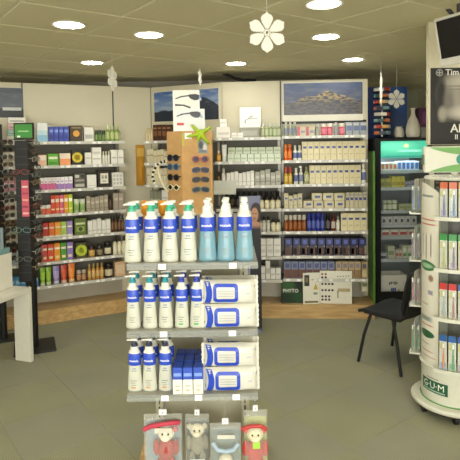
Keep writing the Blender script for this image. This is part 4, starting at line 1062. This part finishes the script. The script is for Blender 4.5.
MB().box(-w_*.25, w_*.3, -.024, -.022, .21, .225, P('#c9c8b8', .5)).build('paper_label', t, smooth=0)
t, w_ = bag('toy pack with red monkey plush on green card, rightmost', 243.5, 267, 410, .32, TY-.012, card=P('#a3a548', .6))
plush(t, -.002, -.002, .16, .95, '#dcd6b4', '#b8332e', '#c9453c')
MB().tube([(-w_*.6, -.014, .252), (-w_*.2, -.024, .268), (w_*.2, -.024, .268), (w_*.45, -.014, .25)], .008, P('#b8403c', .6), 8).build('red_arm_strap', t)
MB().box(-.012, .016, -.027, -.0245, .18, .21, P('#9fcf4a', .6)).build('green_leaf_patch', t, smooth=0)

# ================================================================== fridge and the things above it
FX0, FX1, FY0, FY1 = 1.432, 1.99, 5.12, 5.72
fz = lambda py: at_y(400, py, FY0).z
FT_ = fz(138)
fr = thing('drinks_fridge', 'tall black glass door fridge with lit teal header', 'fridge')
FB = P('#15161a', .35, var=.05); FI = P('#8f979c', .4, var=.03)
MB().box(FX0, FX1, FY0+.02, FY1, 0, .14, FB, .003).build('base', fr, smooth=0)
MB().box(FX0, FX0+.03, FY0+.02, FY1, .14, FT_, FB, .002).build('side_panel', fr, smooth=0)
MB().box(FX1-.03, FX1, FY0+.02, FY1, .14, FT_, FB, .002).build('side_panel', fr, smooth=0)
MB().box(FX0+.03, FX1-.03, FY1-.03, FY1, .14, FT_, FI).build('back_panel', fr, smooth=0)
MB().box(FX0+.03, FX1-.03, FY0+.02, FY1-.03, FT_-.05, FT_, FB).build('top_panel', fr, smooth=0)
MB().box(FX0+.03, FX1-.03, FY0+.04, FY1-.03, .14, .17, FI).build('floor_panel', fr, smooth=0)
hz0, hz1 = fz(158), fz(141)
hdp = MB().box(FX0+.05, FX1-.04, FY0+.005, FY0+.02, hz0, hz1, print_mat('teal_header_print', '#38a988', [('e', .3, .7, .35, .3, '#5fc9a4', .6), ('e', .55, .72, .05, .1, '#dfe8a0', .5), ('r', .62, .42, .22, .06, '#8fdcc0', .3), ('r', .5, .08, .5, .06, '#1f7f72', .3)], .3, emit=.55)).build('lit_header', fr, smooth=0)
MB().box(FX0+.06, FX1-.06, FY0+.10, FY0+.125, hz0+.02, hz0+.035, P('#eef6ff', .4, var=0, emit=16)).build('light_tube', fr, smooth=0)
dr = MB().box(FX0+.002, FX0+.05, FY0-.02, FY0+.003, .12, FT_-.005, FB, .003).build('door_frame', fr, smooth=0)
MB().box(FX1-.045, FX1-.002, FY0-.02, FY0+.003, .12, FT_-.005, FB, .003).build('door_frame', fr, smooth=0)
MB().box(FX0+.05, FX1-.045, FY0-.02, FY0+.003, hz1, FT_-.005, FB, .003).build('door_frame', fr, smooth=0)
MB().box(FX0+.05, FX1-.045, FY0-.02, FY0+.003, .12, .22, FB, .003).build('door_frame', fr, smooth=0)
MB().box(FX0+.05, FX1-.045, FY0-.010, FY0-.006, .22, hz1, see_through('fridge_glass', '#c6d4d4', .05, .04)).build('glass_pane', fr, smooth=0)
MB().tube([(FX1-.03, FY0-.05, .8), (FX1-.03, FY0-.05, 1.15)], .009, CHROME, 8).build('handle', fr)
SY_ = FY0+.09
fsh = []
for i, y in enumerate((170.5, 187.5, 210.5, 224.5, 236.5, 259)):
    z = at_y(400, y, SY_).z; fsh.append(z)
    sh = MB().box(FX0+.032, FX1-.032, SY_, FY1-.04, z-.008, z, FI).build('shelf', fr, smooth=0)
    MB().box(FX0+.032, FX1-.032, SY_-.006, SY_, z-.028, z+.004, P('#b9c0c4', .35)).build('shelf_lip', sh, smooth=0)
FS = ['top', 'second', 'third', 'fourth', 'fifth', 'lowest']
def fridge_row(k, px0, px1, n, h, look, desc, d=.1, Y=None):
    Y = Y or SY_+.02
    for i in range(n):
        a = at_y(px0+(px1-px0)*i/n, 200, Y).x; b_ = at_y(px0+(px1-px0)*(i+1)/n, 200, Y).x; w_ = (b_-a)*.93
        dd = d if look.kind == 'carton' else w_
        nm = {'carton': 'product_box', 'bottle': 'product_bottle', 'jar': 'cream_jar', 'tube': 'cream_tube'}[look.kind]
        lab = '%s, %s fridge shelf' % (desc, FS[k]) if n == 1 else '%s %s from left, %s fridge shelf' % (ORD[i], desc, FS[k])
        product(nm, lab, look, w_, h*Y/F, ((a+b_)/2, Y+dd/2, fsh[k]+.0004), 0, CAT[look.kind], '%ss in the fridge' % desc if n > 1 else None, d=dd)
fridge_row(0, 381, 397, 4, 8, cart('#e2ddd8', band('#c87a5a', .2, .8, .1, .9)), 'white and orange box')
fridge_row(0, 397.5, 419, 5, 9, cart('#dfe6f2', band('#4a78d8', .15, .85, .1, .8)), 'white and blue box')
fridge_row(1, 380, 391, 2, 9, cart('#b4b04a', band('#8a8a2e', .2, .6)), 'olive yellow box')
fridge_row(1, 391.5, 405, 3, 11, cart('#cfc23a', band('#9a8e22', .2, .5)), 'yellow box')
fridge_row(1, 405.5, 419, 2, 6, cart('#9a96a4', band('#6a6478', .3, .6)), 'low mauve box')
fridge_row(2, 383, 398, 3, 10, K('jar', '#7f9a4a', '#c9d2b8', '#e0e4cc'), 'green jar with pale lid')
fridge_row(2, 399, 418, 3, 6, cart('#b3b88c', band('#8f9a5a', .3, .7)), 'low sage green box')
fridge_row(3, 381, 417, 6, 8, cart('#c9cacb', (.3, .7, .25, .65, '#3c3f52')), 'pale box with dark square')
fridge_row(4, 381, 417, 4, 7, cart('#c8c2b8', band('#b54038', .2, .6), band('#e3e0d6', .65, .85)), 'white box with red stripe')
fridge_row(5, 380, 387, 1, 6, cart('#b9bcc4', band('#2c3052', .1, .5)), 'white box with navy stripe')
fridge_row(5, 387.5, 395, 1, 13, cart('#c3c6a8', band('#8a9a6a', .3, .6)), 'sage carton')
fridge_row(5, 395.5, 402, 2, 9, cart('#d0c4ba', band('#c0604a', .3, .6)), 'white and salmon box')
fridge_row(5, 402.5, 417, 3, 13, cart('#c9d0b8', band('#6f9a5c', .2, .4), band('#e6e8dc', .55, .8)), 'pale green carton')
cr = thing('crate', 'white crate with blue print at the bottom of the fridge', 'crate', (at_y(393, 290, FY0+.05).x, FY0+.14, .1705))
cw = .135
MB().box(-cw, cw, -.09, .09, 0, .006, WHITE).build('crate_floor', cr, smooth=0)
for (a, b_, c_, d_) in ((-cw, cw, -.09, -.084), (-cw, cw, .084, .09), (-cw, -cw+.006, -.084, .084), (cw-.006, cw, -.084, .084)):
    MB().box(a, b_, c_, d_, .006, .20, WHITE).build('crate_side', cr, smooth=0)
b = MB()
for i in range(5): b.plate(-.04+.018*i, -.027+.018*i, .10+.008*(i % 3), .13+.006*(i % 2), -.0906, P('#4a4c50', .5))
for i in range(3): b.plate(-.02+.018*i, -.005+.018*i, .02, .07, -.0906, P('#2f58b8', .5))
b.plate(.05, .065, .02, .05, -.0906, P('#b8382e', .5)); b.build('crate_print', cr, smooth=0)
# on top of the fridge
bp = MB().box(-.23, .23, 0, .01, 0, .56, print_mat('blue_board_print', '#1f3f86', [('e', .75, .75, .25, .3, '#2f62b8', .6), ('e', .55, .3, .25, .3, '#17345e', .6), ('e', .8, .2, .2, .2, '#3a5a8a', .6)], .4), .001).build('blue_board', None, (1.70, FY1-.06, FT_+.0005), 0, 0)
tag(bp, 'deep blue board standing on top of the fridge', 'board')
for i, (px, py0, py1, c, n_) in enumerate([(378.5, 0, 0, 0, 0)]):
    sp_ = thing('packet_spinner', 'small spinner stacked with striped colourful packets on the fridge', 'spinner', (at_y(382, 120, 5.3).x, 5.3, FT_+.0005))
    MB().lathe([(.08, 0), (.085, .006), (.07, .014), (.0, .016)], BLACK, 18).build('base', sp_)
    MB().tube([(0, 0, .014), (0, 0, .54)], .008, CHROME, 8).build('pole', sp_)
    PC = ['#c9744a', '#e4e0d2', '#2a3a4a', '#b8443a', '#7fa0a8', '#e2b060', '#3c5a52', '#d9d6cc']
    for lv in range(8):
        z = .04+.062*lv
        MB().lathe([(.02, z-.004), (.092, z-.004), (.092, z), (.02, z)], P('#22252a', .4), 16).build('tier', sp_)
        for q in range(7):
            t_ = 2*PI*q/7+lv*.35; r_ = .072
            o = MB().box(-.031, .031, -.006, .006, .0005, .034, P(PC[(lv*3+q*2) % 8], .4), .002).build('packet', sp_, (r_*math.cos(t_), r_*math.sin(t_), z), t_+PI/2, 0)
vz = FT_+.0005; vx = at_y(413, 130, 5.25).x
vs2 = MB().lathe([(.035, 0), (.062, .01), (.072, .06), (.066, .12), (.045, .18), (.024, .22), (.018, .26), (.022, .285), (.028, .30), (.022, .30), (.014, .26), (.0, .25)], P('#d9d4c2', .35, var=.03), 20).build('vase', None, (vx, 5.25, vz))
tag(vs2, 'white bottle shaped vase on top of the fridge', 'vase')
v2 = MB().lathe([(.03, 0), (.05, .01), (.055, .05), (.045, .09), (.03, .11), (.034, .12), (.028, .12), (.0, .1)], P('#cdc8b4', .4), 18).build('vase', None, (at_y(399, 130, 5.36).x, 5.36, vz))
tag(v2, 'small squat pale vase beside the tall one', 'vase')
# purple box on a shelf deeper in the alcove
cb = thing('side_cabinet', 'grey cabinet in the alcove right of the fridge', 'cabinet', (2.32, 5.75, 0))
MB().box(-.28, .28, -.2, .2, 0, 1.86, P('#8f9082', .5, var=.03), .004).build('body', cb, smooth=0)
for q in (-1, 1):
    dd = MB().box(q*.14-.135, q*.14+.135, -.215, -.2005, .08, 1.82, P('#979889', .5, var=.03), .003).build('door', cb, smooth=0)
    MB().tube([(q*.02, -.23, .9), (q*.02, -.23, 1.05)], .006, CHROME, 8).build('handle', dd)
pb = product('gift_box', 'purple gift box on the grey alcove cabinet', cart('#5a2452', band('#7a3a70', .2, .8), (.42, .58, 0, 1, '#8a4a80')), .34, .21, (at_y(432, 120, 5.7).x, 5.72, 1.8605), 0, 'box', d=.2)

# ================================================================== black chair
CA = -math.radians(139.5)
ch = thing('stacking_chair', 'black stacking chair beside the toothbrush tower', 'chair', (1.275, 3.985, 0), CA)
CB = P('#17181a', .6, var=.12, scale=60)
def sheet(fn, nu, nv, th, m):
    b = MB(); top = [[Vector(fn(i/nu, j/nv)) for j in range(nv+1)] for i in range(nu+1)]
    def nrm(i, j):
        a = top[min(i+1, nu)][j]-top[max(i-1, 0)][j]; c_ = top[i][min(j+1, nv)]-top[i][max(j-1, 0)]
        return a.cross(c_).normalized()
    vs_ = []
    for s_ in (0, 1):
        for i in range(nu+1):
            for j in range(nv+1): vs_.append(tuple(top[i][j]-nrm(i, j)*th*s_))
    W_ = nv+1; o_ = (nu+1)*W_; fs_ = []
    for i in range(nu):
        for j in range(nv):
            fs_.append((i*W_+j, (i+1)*W_+j, (i+1)*W_+j+1, i*W_+j+1)); fs_.append((o_+i*W_+j, o_+i*W_+j+1, o_+(i+1)*W_+j+1, o_+(i+1)*W_+j))
    for i in range(nu):
        fs_.append((i*W_, o_+i*W_, o_+(i+1)*W_, (i+1)*W_)); fs_.append((i*W_+nv, (i+1)*W_+nv, o_+(i+1)*W_+nv, o_+i*W_+nv))
    for j in range(nv):
        fs_.append((j, j+1, o_+j+1, o_+j)); fs_.append((nu*W_+j, o_+nu*W_+j, o_+nu*W_+j+1, nu*W_+j+1))
    return b.add(vs_, fs_, m)
def seat_f(u, v):
    x = (u-.5)*2; y = -.225+.41*v
    wd = .21*(1-.12*abs(2*v-1)**4)
    return (x*wd, y, .412+.010*x*x-.012*math.sin(PI*v)-.03*max(0, .18-v)/.18+.008*v)
def back_f(u, v):
    x = (u-.5)*2; wd = .215*(1-.14*abs(2*v-1)**5)
    return (x*wd, .155+.05*v+.03*v*v-.03*x*x*(.4+v*.6)+.02, .43+.33*v)
sheet(seat_f, 12, 12, .022, CB).build('seat', ch); sheet(back_f, 12, 10, .018, CB).build('backrest', ch)
for q in (-1, 1):
    MB().tube([(q*.235, -.185, 0), (q*.215, -.145, .22), (q*.19, -.10, .385)], .0125, BLACK, 10).build('leg', ch)
    MB().tube([(q*.235, .185, 0), (q*.215, .14, .22), (q*.19, .09, .385)], .0125, BLACK, 10).build('leg', ch)
    MB().tube([(q*.19, -.16, .388), (q*.19, .15, .39), (q*.185, .185, .42), (q*.172, .208, .52), (q*.16, .225, .62)], .011, BLACK, 10).build('back_support', ch)
MB().tube([(-.19, .12, .386), (.19, .12, .386)], .010, BLACK, 8).build('cross_bar', ch)
MB().tube([(-.19, -.12, .386), (.19, -.12, .386)], .010, BLACK, 8).build('cross_bar', ch)

# ================================================================== round toothbrush tower
TXC, TYC = 1.40, 3.235
tw_ = thing('toothbrush_tower', 'white rotating round tower of toothbrush packs on castors', 'display stand', (TXC, TYC, 0), 0)
TWM = P('#d6d6c6', .35, var=.02); TG = P('#5f9a4c', .4, var=.04)
MB().lathe([(.0, .056), (.243, .056), (.254, .064), (.257, .078), (.247, .088), (.0, .088)], TWM, 48).build('base_disc', tw_)
MB().lathe([(.238, .046), (.242, .0559), (.0, .0559), (.0, .046)], P('#2c1f1c', .5), 40).build('underside', tw_)
for t_ in (190, 250, 310, 10, 70, 130):
    cx_, cy_ = .205*math.cos(math.radians(t_)), .205*math.sin(math.radians(t_))
    cs = MB().tube([(cx_-.012, cy_, .026), (cx_+.012, cy_, .026)], .026, BLACK, 14).build('castor', tw_)
    MB().box(cx_-.016, cx_+.016, cy_-.014, cy_+.014, .04, .0458, DARKG).build('castor_fork', cs, smooth=0)
RD = .194
MB().lathe([(RD*.985, .0885), (RD, .096), (RD, .297), (RD+.010, .300), (RD+.013, .309), (RD+.004, .315), (.0, .315)], TWM, 48).build('drum', tw_)
MB().lathe([(RD+.006, .0885), (RD+.007, .091), (RD+.0015, .094), (RD, .0885)], TG, 48).build('green_ring', tw_)
face = math.atan2(-TXC, TYC)        # rotz turning local -Y towards the viewer
th0 = -1.385                        # strip direction: rotz of its outward normal (-Y)
def wrapm(me, R_, rz, z, dx=0):
    m2 = bend(me, R_, R_, .0008); o = put('lettering', m2, tw_, (0, 0, z), rz); return o
def wrap_plate(name, wd, z0, z1, m, R_, rz, off, parent=None):
    b = MB(); N_ = 10; vs_ = []
    for z in (z0, z1):
        for i in range(N_+1):
            t_ = (-wd/2+wd*i/N_)/R_; vs_.append(((R_+off)*math.sin(t_), -(R_+off)*math.cos(t_), z))
    b.add(vs_, [(i, i+1, N_+2+i, N_+1+i) for i in range(N_)], m); return b.build(name, parent or tw_, rotz=rz)
gsz = -1.073
wrap_plate('logo_panel', .193, .150, .224, P('#1f5a40', .4), RD, gsz, .001)
o = put('lettering', bend(text_mesh('G·U·M', .055, P('#f0efe2', .4), .0004, width=.15, bold=0), RD, RD, .0016, True), tw_, (0, 0, .175), gsz); o['label'] = 'white logo letters'
wrap_plate('logo_underline', .16, .157, .166, P('#9fb8a4', .4), RD, gsz, .0014)
wrap_plate('small_caption', .09, .234, .240, P('#8f9486', .4), RD, gsz-.03, .001)
# core and four bays; bay normals every 90 degrees, strips at the diagonals between
LV = [.328, .640, .934, 1.240]; TT = 1.46
MB().lathe([(.09, .3155), (.09, TT)], P('#55564f', .5), 24).build('core', tw_)
MB().lathe([(.0, TT), (.175, TT), (.18, TT+.008), (.175, TT+.02), (.0, TT+.02)], TWM, 40).build('top_disc', tw_)
strip_print = print_mat('info_strip_print', '#e9e6d6', [('r', .5, .93, .3, .006, '#8a8f88', .1), ('r', .5, .80, .38, .004, '#c9766a', .2), ('r', .5, .775, .38, .004, '#c9766a', .2),
    ('r', .28, .66, .025, .06, '#8a7f7c', .2), ('r', .5, .65, .025, .07, '#8a7f7c', .2), ('r', .72, .66, .025, .06, '#8a7f7c', .2), ('e', .5, .545, .40, .028, '#2f7a42', .06), ('e', .5, .545, .30, .013, '#a9cfae', .3),
    ('e', .72, .48, .1, .018, '#a07a6c', .3), ('r', .7, .40, .1, .012, '#8f8fa0', .2), ('r', .4, .33, .2, .004, '#b9aa9c', .2), ('r', .45, .25, .3, .012, '#8f9a94', .3), ('r', .5, .215, .3, .004, '#cf8a7c', .2),
    ('e', .5, .165, .36, .022, '#2c5f3c', .06), ('r', .4, .11, .25, .003, '#a8a294', .2), ('r', .5, .07, .3, .003, '#cf8a7c', .2), ('r', .6, .04, .3, .003, '#c9a094', .2)], .35)
AH = math.radians(30); BH = math.radians(29)
for k in range(3):
    rz = th0+k*2*PI/3
    N_ = 10; rs_ = []
    ang = [-AH+2*AH*i/N_ for i in range(N_+1)]
    def topz(i):
        f_ = i/N_; return 1.44-.10*max(0, f_-.35)**1.5
    vs_ = []
    for R_ in (.189, .194):
        for i, t_ in enumerate(ang): vs_.append((R_*math.sin(t_), -R_*math.cos(t_), .316))
        for i, t_ in enumerate(ang): vs_.append((R_*math.sin(t_), -R_*math.cos(t_), topz(i)))
    W_ = N_+1; fs_ = []
    for o_ in (0, 2*W_): fs_ += [(o_+i, o_+i+1, o_+W_+i+1, o_+W_+i) for i in range(N_)]
    for a_ in (0, W_): fs_ += [(a_+i, a_+i+1, 2*W_+a_+i+1, 2*W_+a_+i) for i in range(N_)]
    fs_ += [(0, W_, 3*W_, 2*W_), (N_, W_+N_, 3*W_+N_, 2*W_+N_)]
    # built flat so that the print reads along the strip, then set on the drum
    st_ = MB().add(vs_, fs_, strip_print).build('info_strip', tw_, rotz=rz, smooth=40)
    for q in (-1, 1):
        t_ = rz+q*(AH+.005)
        MB().box(-.003, .003, -.188, -.089, .316, TT-.06, P('#8f938a', .4)).build('bay_side', tw_, rotz=t_, smooth=0)
        MB().tube([(0, -.193, .316), (0, -.193, 1.36)], .004, CHROME, 6).build('chrome_edge', tw_, rotz=t_)
    rb = rz+PI/3
    for li, z in enumerate(LV):
        ar = [-BH+2*BH*i/10 for i in range(11)]
        poly = [(.262*math.sin(t_), -.262*math.cos(t_)) for t_ in ar]+[(.092*math.sin(t_), -.092*math.cos(t_)) for t_ in ar[::-1]]
        tr_ = MB().prism_z(poly, z-.008, z, TWM).build('tray', tw_, rotz=rb, smooth=0)
        poly = [(.266*math.sin(t_), -.266*math.cos(t_)) for t_ in ar]+[(.2622*math.sin(t_), -.2622*math.cos(t_)) for t_ in ar[::-1]]
        MB().prism_z(poly, z-.010, z+.012, TWM).build('tray_lip', tr_, smooth=0)
# packs
def tb_mesh(top, brush, accent):
    b = MB(); w_, h_ = .042, .215
    b.box(-w_/2, w_/2, 0, .0012, 0, h_, P('#d9dbc8', .4), 0)
    b.plate(-w_/2, w_/2, h_*.82, h_, -.0004, P(top, .4)); b.plate(-w_*.4, w_*.4, h_*.02, h_*.22, -.0004, P(accent, .4)); b.plate(-w_*.45, -w_*.1, h_*.6, h_*.78, -.0004, P('#cfc96a', .4))
    return b.mesh('card', 0)
def tb_pack(label, top, brush, accent, loc, rz, grp):
    key = ('tb', top, brush, accent)
    if key not in _pc:
        c = tb_mesh(top, brush, accent)
        bb = MB(); bb.tube([(.006, -.011, .02), (.006, -.012, .08), (.006, -.010, .12), (.006, -.010, .165)], [.005, .0055, .003, .004], P(brush, .35), 8)
        bb.box(.001, .011, -.017, -.010, .143, .167, P('#eef0ea', .5))
        bl = MB(); bl.box(-.018, .018, -.020, -.0006, .012, .175, see_through('blister', '#e3e8e4', .14, .08), .005)
        _pc[key] = (c, bb.mesh('toothbrush'), bl.mesh('blister'))
    c, bb, bl = _pc[key]
    o = put('toothbrush_pack', c, None, loc, rz); tag(o, label, 'toothbrush pack', grp)
    put('toothbrush', bb, o); put('blister', bl, o)
PKS = [[('#2f5fa0', '#e07a3a', '#7fa0c8'), ('#2f5fa0', '#3a9a5a', '#7fb890'), ('#34589a', '#6a5aa8', '#9a90c0')], [('#c23a3a', '#8fa8b8', '#c9c4ae'), ('#c23a3a', '#b8687a', '#c9c4ae'), ('#3a62a8', '#4a90a8', '#b9c4c8')],
       [('#3f8f4c', '#b8b84a', '#cfd0a8'), ('#3f8f4c', '#8a6a9a', '#c4b4c8'), ('#4a9a54', '#d8a85a', '#e0c890')], [('#c96a4a', '#5a5aa8', '#b8b4d0'), ('#c96a4a', '#4a7ab0', '#a8b8d0'), ('#d08a4a', '#7a60a8', '#c0b4d0')]]
cn = [['blue topped orange', 'blue topped green', 'blue topped violet'], ['red topped grey', 'red topped pink', 'blue topped teal'], ['green topped olive', 'green topped mauve', 'green topped amber'], ['coral topped indigo', 'coral topped blue', 'tan topped violet']]
for bay, rz in (('front', th0+PI/3), ('left', th0-PI/3)):
    for li, z in enumerate(LV):
        if li == 0: z = .3355 if False else z
        for q in range(4):
            for dpt in range(2):
                if dpt and not (bay == 'left' and q > 1): continue
                t_ = math.radians(-18.6+12.4*q); ra2 = .236-.034*dpt; rr_ = rz+t_; s3 = q % 3 if bay == 'front' else (q+1) % 3
                a_, b_, c_ = PKS[li][s3]
                tb_pack('%s toothbrush pack, %s%s in %s bay, tower tray %s from bottom' % (cn[li][s3], ORD[q], ' rear' if dpt else '', bay, ORD[li]), a_, b_, c_,
                        (TXC+ra2*math.sin(rr_), TYC-ra2*math.cos(rr_), z+.0004), rr_, 'toothbrush packs on the tower')
# header sign
hs_ = MB().tube([(0, 0, TT+.02), (0, 0, 1.56)], .02, TWM, 10).build('header_post', tw_)
hp = MB(); HW, HH = .25, .077; ztop = 1.665
sgn_ = MB().box(-HW, HW, -.02, .02, ztop-2*HH, ztop, TWM, .006).build('header_sign', tw_, (0, -.16, 0), -.05, 0)
def arc(sg):
    o = []
    for i in range(15): x = -HW*.9+HW*1.8*i/14; o.append((x, ztop-HH+sg*(HH*.93)))
    for i in range(15): x = HW*.9-HW*1.8*i/14; o.append((x, ztop-HH+sg*(HH*.93-.045*(1-(x/(HW*.9))**2))))
    return o
for sg in (-1, 1):
    pa = arc(sg); b = MB()
    for i in range(14): b.add([(pa[i][0], -.0206, pa[i][1]), (pa[i+1][0], -.0206, pa[i+1][1]), (pa[28-i][0], -.0206, pa[28-i][1]), (pa[29-i][0], -.0206, pa[29-i][1])], [(0, 1, 2, 3)], P('#6fa45a', .4))
    b.build('green_arc', sgn_, smooth=0)
b = MB(); disc(b, -.035, ztop-HH, .032, P('#2f8f7c', .4), -.0206, 20); b.build('emblem', sgn_, smooth=0)
MB().box(-HW-.006, -HW-.001, -.02, .02, ztop-HH-.03, ztop-HH+.03, P('#5c7a5a', .4)).build('end_cap', sgn_, smooth=0)

# ================================================================== partition with poster, monitor
PY = 3.32
pxl = at_y(428.5, 80, PY).x
pt = MB().box(0, .9, 0, .04, 1.674, CZ-.0005, PANEL, .002).build('hanging_panel', None, (pxl, PY, 0), 0, 0)
tag(pt, 'white panel hung from ceiling above the toothbrush tower', 'panel')
LPX = at_y(429, 178, 3.76).x
pt2 = thing('slatted_partition', 'dark slatted low partition behind the toothbrush tower', 'partition', (LPX, 3.76, 0))
MB().box(0, .9, 0, .03, 0, 1.56, P('#4c4c46', .6, var=.04), .002).build('board', pt2, smooth=0)
for i in range(8): MB().box(.05, .88, -.006, 0, 1.50-.035*i, 1.512-.035*i, P('#8f8f86', .5)).build('slat', pt2, smooth=0)
MB().box(.0, .035, -.008, 0, 0, 1.56, WHITE).build('post', pt2, smooth=0)
c0 = at_y(431, 68, PY-.01); ph_ = c0.z-1.678; pw = .44; c1 = Vector((c0.x, 0, 1.678))
facep = print_mat('face_print', '#121212', [('r', .53, .62, .42, .33, '#3f3c36', .05), ('e', .62, .66, .46, .32, '#8d877b', .25), ('e', .52, .82, .26, .09, '#aaa395', .5), ('r', .55, .76, .28, .006, '#5c574e', .6), ('r', .58, .72, .26, .006, '#5c574e', .6),
    ('e', .15, .62, .07, .26, '#191815', .4), ('e', .26, .55, .07, .17, '#68635a', .5), ('e', .80, .55, .16, .045, '#1a1816', .35), ('e', .76, .64, .22, .028, '#2a2723', .4), ('e', .52, .41, .24, .08, '#b3ac9d', .5), ('e', .50, .52, .05, .12, '#6a655b', .5),
    ('e', .17, .40, .06, .09, '#8f897c', .4), ('r', .5, .13, .5, .15, '#101010', .02), ('r', .5, .965, .5, .04, '#191919', .05)], .35)
ps = MB().box(0, pw, 0, .008, 0, ph_, facep, .001).build('poster', None, (c1.x, PY-.0086, c1.z), 0, 0)
tag(ps, 'black poster with grey close up face on hanging white panel', 'poster')
TXW = P('#d9d6cc', .5)
put('lettering', text_mesh('Tim', .054, TXW, .0003, 'LEFT'), ps, (.092, -.0005, ph_-.046))
b = MB(); disc(b, .054, ph_-.030, .023, P('#8f8d86', .5), -.0006, 18); disc(b, .054, ph_-.030, .016, P('#3a3a38', .5), -.0009, 16); b.plate(.051, .057, ph_-.044, ph_-.016, -.0012, P('#a9a79e', .5)); b.plate(.040, .068, ph_-.033, ph_-.027, -.0012, P('#a9a79e', .5)); b.build('round_emblem', ps, smooth=0)
put('lettering', text_mesh('Al', .075, TXW, .0003, 'LEFT'), ps, (.125, -.0005, .075)); put('lettering', text_mesh('II', .044, TXW, .0003, 'LEFT'), ps, (.152, -.0005, .030))
# monitor hung from the ceiling
MS = thing('wall_monitor', 'silver framed black monitor tilted under the ceiling', 'monitor')
tl = at_y(434, 19.5, 2.95); bl_ = at_y(440.5, 67, 2.98); tr_ = at_y(460.5, 11.5, 2.78)
ex = (tr_-tl).normalized(); ez = (tl-bl_); Hm = ez.length; ez.normalize(); ez = (ez-ex*ez.dot(ex)).normalized(); ey = ez.cross(ex)
MS.matrix_world = Matrix(((ex.x, ey.x, ez.x, bl_.x), (ex.y, ey.y, ez.y, bl_.y), (ex.z, ey.z, ez.z, bl_.z), (0, 0, 0, 1)))
SIL = P('#c9c6ba', .4, var=.02); Wm = Hm*1.28
MB().box(0, Wm, 0, .04, 0, Hm, SIL, .004).build('casing', MS, smooth=0)
MB().box(.02, Wm-.02, -.002, 0, .042, Hm-.016, P('#0b0c0e', .25, var=.02)).build('screen', MS, smooth=0)
MB().box(Wm*.25, Wm*.75, .04, .07, Hm*.25, Hm*.75, DARKG, .006).build('rear_housing', MS, smooth=0)
bracket = MB(); mc = MS.matrix_world @ Vector((Wm*.42, .055, Hm*.6)); inv = MS.matrix_world.inverted()
bracket.tube([inv @ mc, inv @ (mc+Vector((0, .05, .12))), inv @ Vector((mc.x, mc.y+.05, CZ-.001))], .016, DARKG, 8); bracket.build('ceiling_bracket', MS)
cable = [at_y(x, y, 3.02) for x, y in ((439, 3.5), (443, 4.5), (447, 8), (452, 14), (456, 20))]
MB().tube([inv @ p for p in cable], .012, BLACK, 8).build('cable', MS)

# ================================================================== paper snowflakes
SNW = P('#f1efe4', .7, var=.02)
def flake_mesh(R_):
    b = MB()
    for k in range(6):
        a = PI/6+k*PI/3+PI/3*0; ca, sa = math.cos(a), math.sin(a)
        out = []
        prof = [(.20, .05), (.30, .09), (.36, .17), (.42, .16), (.48, .23), (.54, .21), (.60, .27), (.66, .24), (.72, .28), (.78, .22), (.84, .22), (.90, .11), (1.0, .0)]
        pl_ = [(r_, h_*1.12) for r_, h_ in prof] + [(r_, -h_*1.12) for r_, h_ in prof[-2::-1]]
        b.prism([(R_*(r_*ca-h_*sa), R_*(r_*sa+h_*ca)) for r_, h_ in pl_], -.0025, .0025, SNW)
    for k in range(6):
        a = k*PI/3; cx_, cz_ = R_*.22*math.cos(a), R_*.22*math.sin(a)
        b.tube([(cx_+R_*.075*math.cos(2*PI*i/10), 0, cz_+R_*.075*math.sin(2*PI*i/10)) for i in range(10)], R_*.030, SNW, 6, closed=True)
    b.tube([(R_*.1*math.cos(2*PI*i/12), 0, R_*.1*math.sin(2*PI*i/12)) for i in range(12)], R_*.03, SNW, 6, closed=True)
    return b.mesh('snowflake')
def snow(px, py, rpx, Y, rz, label):
    p = at_y(px, py, Y); R_ = rpx*Y/F
    o = put('paper_snowflake', cached(('fl', round(R_, 2)), lambda: flake_mesh(R_)), None, p, rz)
    tag(o, label, 'snowflake', 'white paper snowflakes hanging from the ceiling')
    MB().tube([(0, 0, R_*.98), (0, 0, CZ-p.z-.0005)], .0013, P('#e6e6de', .4), 5).build('string', o)
snow(267, 32.5, 20, 2.7, .05, 'large white paper snowflake hanging near the ceiling centre')
snow(112.5, 78.5, 12.5, 4.3, 1.38, 'white snowflake seen edge on before the left pale panel')
snow(200, 77, 8.5, 5.0, 1.40, 'small snowflake seen edge on above the sunglasses header')
snow(381, 89, 17, 4.8, 1.36, 'narrow edge on snowflake before the packet spinner')
snow(396.5, 99, 9.5, 5.0, .1, 'small face on snowflake before the blue board')

# loose cable above the middle panel
cb_ = MB().tube([at_y(x, y, 5.52) for x, y in ((221, 71.5), (224, 74), (229, 75.5), (235, 78.5), (244, 80.5), (256, 80))], .014, BLACK, 8).build('loose_cable')
tag(cb_, 'dark loose cable sagging from ceiling above plain middle panel', 'cable')
